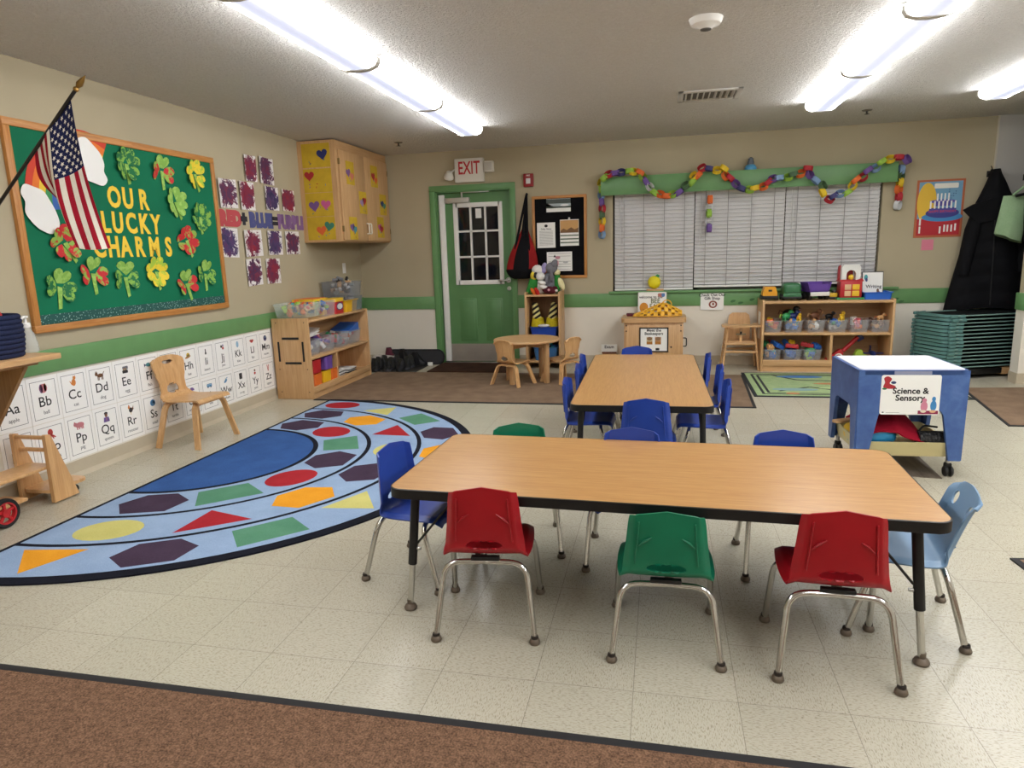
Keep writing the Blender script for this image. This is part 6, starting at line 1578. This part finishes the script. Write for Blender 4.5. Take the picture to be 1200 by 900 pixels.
# local: near-left corner at the origin, x along the long rail, y into the alcove
for x in (0, CL): 
    g = MB()
    g.grid(lambda u, v: (x+(.14 if x == 0 else -.14)*(0 if u < 0 else 1)*max(0, (abs(2*u-1)-.72)/.28)**1.2 - (.02 if x == 0 else -.02)*(1-(2*u-1)**2), CW*u, .004+.027*v+(.004*sin(pi*u))), 24, 3, COTT, None, .012 if x == 0 else -.012)
    g.bx(min(x, x+(.065 if x == 0 else -.065)), max(x, x+(.065 if x == 0 else -.065)), -.006, .022, .0, .031, COTT, .008).bx(min(x, x+(.065 if x == 0 else -.065)), max(x, x+(.065 if x == 0 else -.065)), CW-.022, CW+.006, 0, .031, COTT, .008)
    g.build('end_frame', cot)
for y in (.008, CW-.008): MB().tube([(.05, y, .020), (CL-.05, y, .020)], .0065, COTL, 12).build('side_rail', cot)
MB().bx(.06, CL-.06, .018, CW-.018, .013, .018, COTF).build('fabric_sheet', cot)
N_C = 15; PZ = .0352; Z0 = .095
cl0 = (6.30, -.86)
for i in range(N_C):
    lb = 'teal nap cot, %s of the stack in the alcove' % ('bottom one' if i == 0 else 'topmost one' if i == N_C-1 else ['', 'second', 'third', 'fourth', 'fifth', 'sixth', 'seventh', 'eighth', 'ninth', 'tenth', 'eleventh', 'twelfth', 'thirteenth', 'fourteenth'][i]+' from the bottom')
    loc = (cl0[0]+.012*random.uniform(-1, 1), cl0[1]+.006*random.uniform(-1, 1), Z0+PZ*i)
    if i == 0: cot.location = loc; cot.rotation_euler = (0, 0, a_c); cot['label'] = lb
    else: dup(cot, lb, loc, a_c)
dl = thing('cot_dolly', 'low wooden and black dolly under the cot stack', 'dolly', (cl0[0], cl0[1], 0), a_c)
MB().bx(.02, .60, .01, CW-.02, .035, .093, BLACK, .004).build('platform', dl)
MB().bx(.60, 1.0, .01, .06, .025, .093, W_MAPLE_H, .004).bx(.60, 1.0, CW-.07, CW-.02, .025, .093, W_MAPLE_H, .004).build('wooden_rail', dl)
for x, y in ((.08, .06), (.08, CW-.08), (.9, .06), (.9, CW-.08)): MB().cyl((x, y-.01, .02), (x, y+.01, .02), .02, BLACK, 14).build('wheel', dl)
# ------------------------------------------------------------------ ceiling fittings
LENS = None
def lens_mat():
    n = NT('lit_diffuser'); tc = n.n.new('ShaderNodeTexCoord'); sp = n.n.new('ShaderNodeSeparateXYZ')
    n.link(tc.outputs['Object'], sp.inputs[0])
    ax = n.math('ABSOLUTE', sp.outputs['X'])
    c = n.ramp(n.math('MULTIPLY', ax, 8.0), [(0, (.017, .019, .026)), (.26, (.020, .022, .030)), (.44, (.05, .054, .064)), (.60, (1, 1, 1)), (.82, (1, 1, 1)), (.88, (.8, .81, .83)), (1, (.8, .81, .83))])
    n.color('#e8ecf2'); n.link(c, n.b.inputs['Emission Color']); n.b.inputs['Emission Strength'].default_value = LIGHT
    return n.m
LIGHT = 14.0
LENS = lens_mat(); FIX = mat('#dad8d2', .5)
def ceiling_light(x, y, label):
    t = thing('ceiling_light', label, 'light fixture', (x, y, H), 0, 'fluorescent ceiling lights')
    MB().bx(-.115, .115, -.608, .608, -.03, 0, FIX).build('housing', t)
    P = [(-.122, -.012), (-.122, -.04), (-.108, -.062), (-.07, -.076), (0, -.081), (.07, -.076), (.108, -.062), (.122, -.04), (.122, -.012)]
    g = MB(); n = len(P)
    g.add([(x_, -.602, z_) for x_, z_ in P]+[(x_, .602, z_) for x_, z_ in P], [(i, i+1, n+i+1, n+i) for i in range(n-1)], LENS, None, True)
    g.build('diffuser', t)
    for s in (-1, 1):
        Q = [(a*1.05, b*1.07) for a, b in P]
        MB().prism(Q, -s*.590, -s*.612, FIX).build('end_cap', t)
for xs, nm, ys in ((1.845, 'left row', (-2.0, -3.235, -4.47, -5.705, -6.94, -8.175)), (4.945, 'middle row', (-2.0, -3.235, -4.47, -5.705, -6.94, -8.175)), (6.26, 'right row', (-2.0, -3.235, -4.47, -5.705, -6.94, -8.175))):
    for i, y in enumerate(ys):
        pos = ('the one nearest the window wall', 'second from the window wall', 'third from the window wall', 'fourth from the window wall', 'fifth from the window wall', 'at the camera end')[i]
        ceiling_light(xs, y, 'lit white tube light in the %s, %s' % (nm, pos))
t = thing('smoke_detector', 'round white smoke detector on the ceiling between the light rows', 'smoke detector', (3.85, -3.91, H))
MB().lathe([(0, -.052), (.03, -.052), (.045, -.04), (.075, -.03), (.085, -.012), (.088, 0), (0, 0)], WHITE, 28).build('body', t)
MB().lathe([(.014, -.060), (.028, -.056), (.030, -.048), (.014, -.048)], mat('#55524c', .6), 18).build('sensor_vent', t)
t = thing('ceiling_vent', 'rectangular white slotted air vent in the ceiling', 'vent', (3.99, -2.02, H), .0)
g = MB(); VW = mat('#c9c5be', .5)
for a in ((-.24, .24, -.19, -.14), (-.24, .24, .14, .19), (-.24, -.20, -.19, .19), (.20, .24, -.19, .19)): g.bx(*a, -.012, 0, VW, .002)
g.build('frame', t)
MB().bx(-.2, .2, -.14, .14, -.001, 0, mat('#6b675f', .8)).build('backing', t)
g = MB()
for k in range(9):
    g.box((-.178+k*.0445, 0, -.008), (.003, .28, .022), VW, 0, None, rot(0, radians(40 if k < 5 else -40), 0))
g.build('louver', t)
for x, y, l in ((.90, -.82, 'small dark fire sprinkler on the ceiling near the wall cabinet'), (5.457, -.827, 'small dark fire sprinkler on the ceiling above the window')):
    t = thing('fire_sprinkler', l, 'sprinkler', (x, y, H))
    MB().lathe([(0, -.008), (.04, -.006), (.045, 0), (0, 0)], mat('#6b645a', .5), 18).build('escutcheon', t)
    MB().cyl((0, 0, -.035), (0, 0, -.005), .009, mat('#3a352f', .5, .6), 10).lathe([(0, -.038), (.025, -.036), (0, -.034)], mat('#3a352f', .5, .6), 14).build('sprinkler_head', t)

# ------------------------------------------------------------------ world, camera, view
w = bpy.data.worlds.new('night'); SC.world = w; w.use_nodes = True
w.node_tree.nodes['Background'].inputs['Color'].default_value = (.010, .012, .020, 1)
w.node_tree.nodes['Background'].inputs['Strength'].default_value = .3
cam = bpy.data.cameras.new('camera'); co = bpy.data.objects.new('camera', cam); COL.objects.link(co)
yaw, pitch, roll = .2190, -.1917, -.0307
fwd = Vector((-sin(yaw)*cos(pitch), cos(yaw)*cos(pitch), sin(pitch))); right = Vector((cos(yaw), sin(yaw), 0)); up = right.cross(fwd)
r2 = cos(roll)*right+sin(roll)*up; u2 = -sin(roll)*right+cos(roll)*up
co.matrix_world = Matrix(((r2.x, u2.x, -fwd.x, 3.6331), (r2.y, u2.y, -fwd.y, -7.9218), (r2.z, u2.z, -fwd.z, 1.320), (0, 0, 0, 1)))
cam.sensor_fit = 'HORIZONTAL'; cam.sensor_width = 36; cam.lens = 36*792.7/1200; cam.clip_start = .02; cam.clip_end = 100
SC.camera = co
vs = SC.view_settings
SC.display_settings.display_device = 'sRGB'
vs.view_transform = 'Standard'; vs.look = 'None'; vs.gamma = 1; vs.use_curve_mapping = False; vs.exposure = EXPOSURE
cy = SC.cycles
cy.max_bounces = 12; cy.diffuse_bounces = 10; cy.glossy_bounces = 4; cy.transmission_bounces = 6; cy.transparent_max_bounces = 12
cy.use_denoising = True; cy.sample_clamp_indirect = 8; cy.caustics_reflective = False; cy.caustics_refractive = False
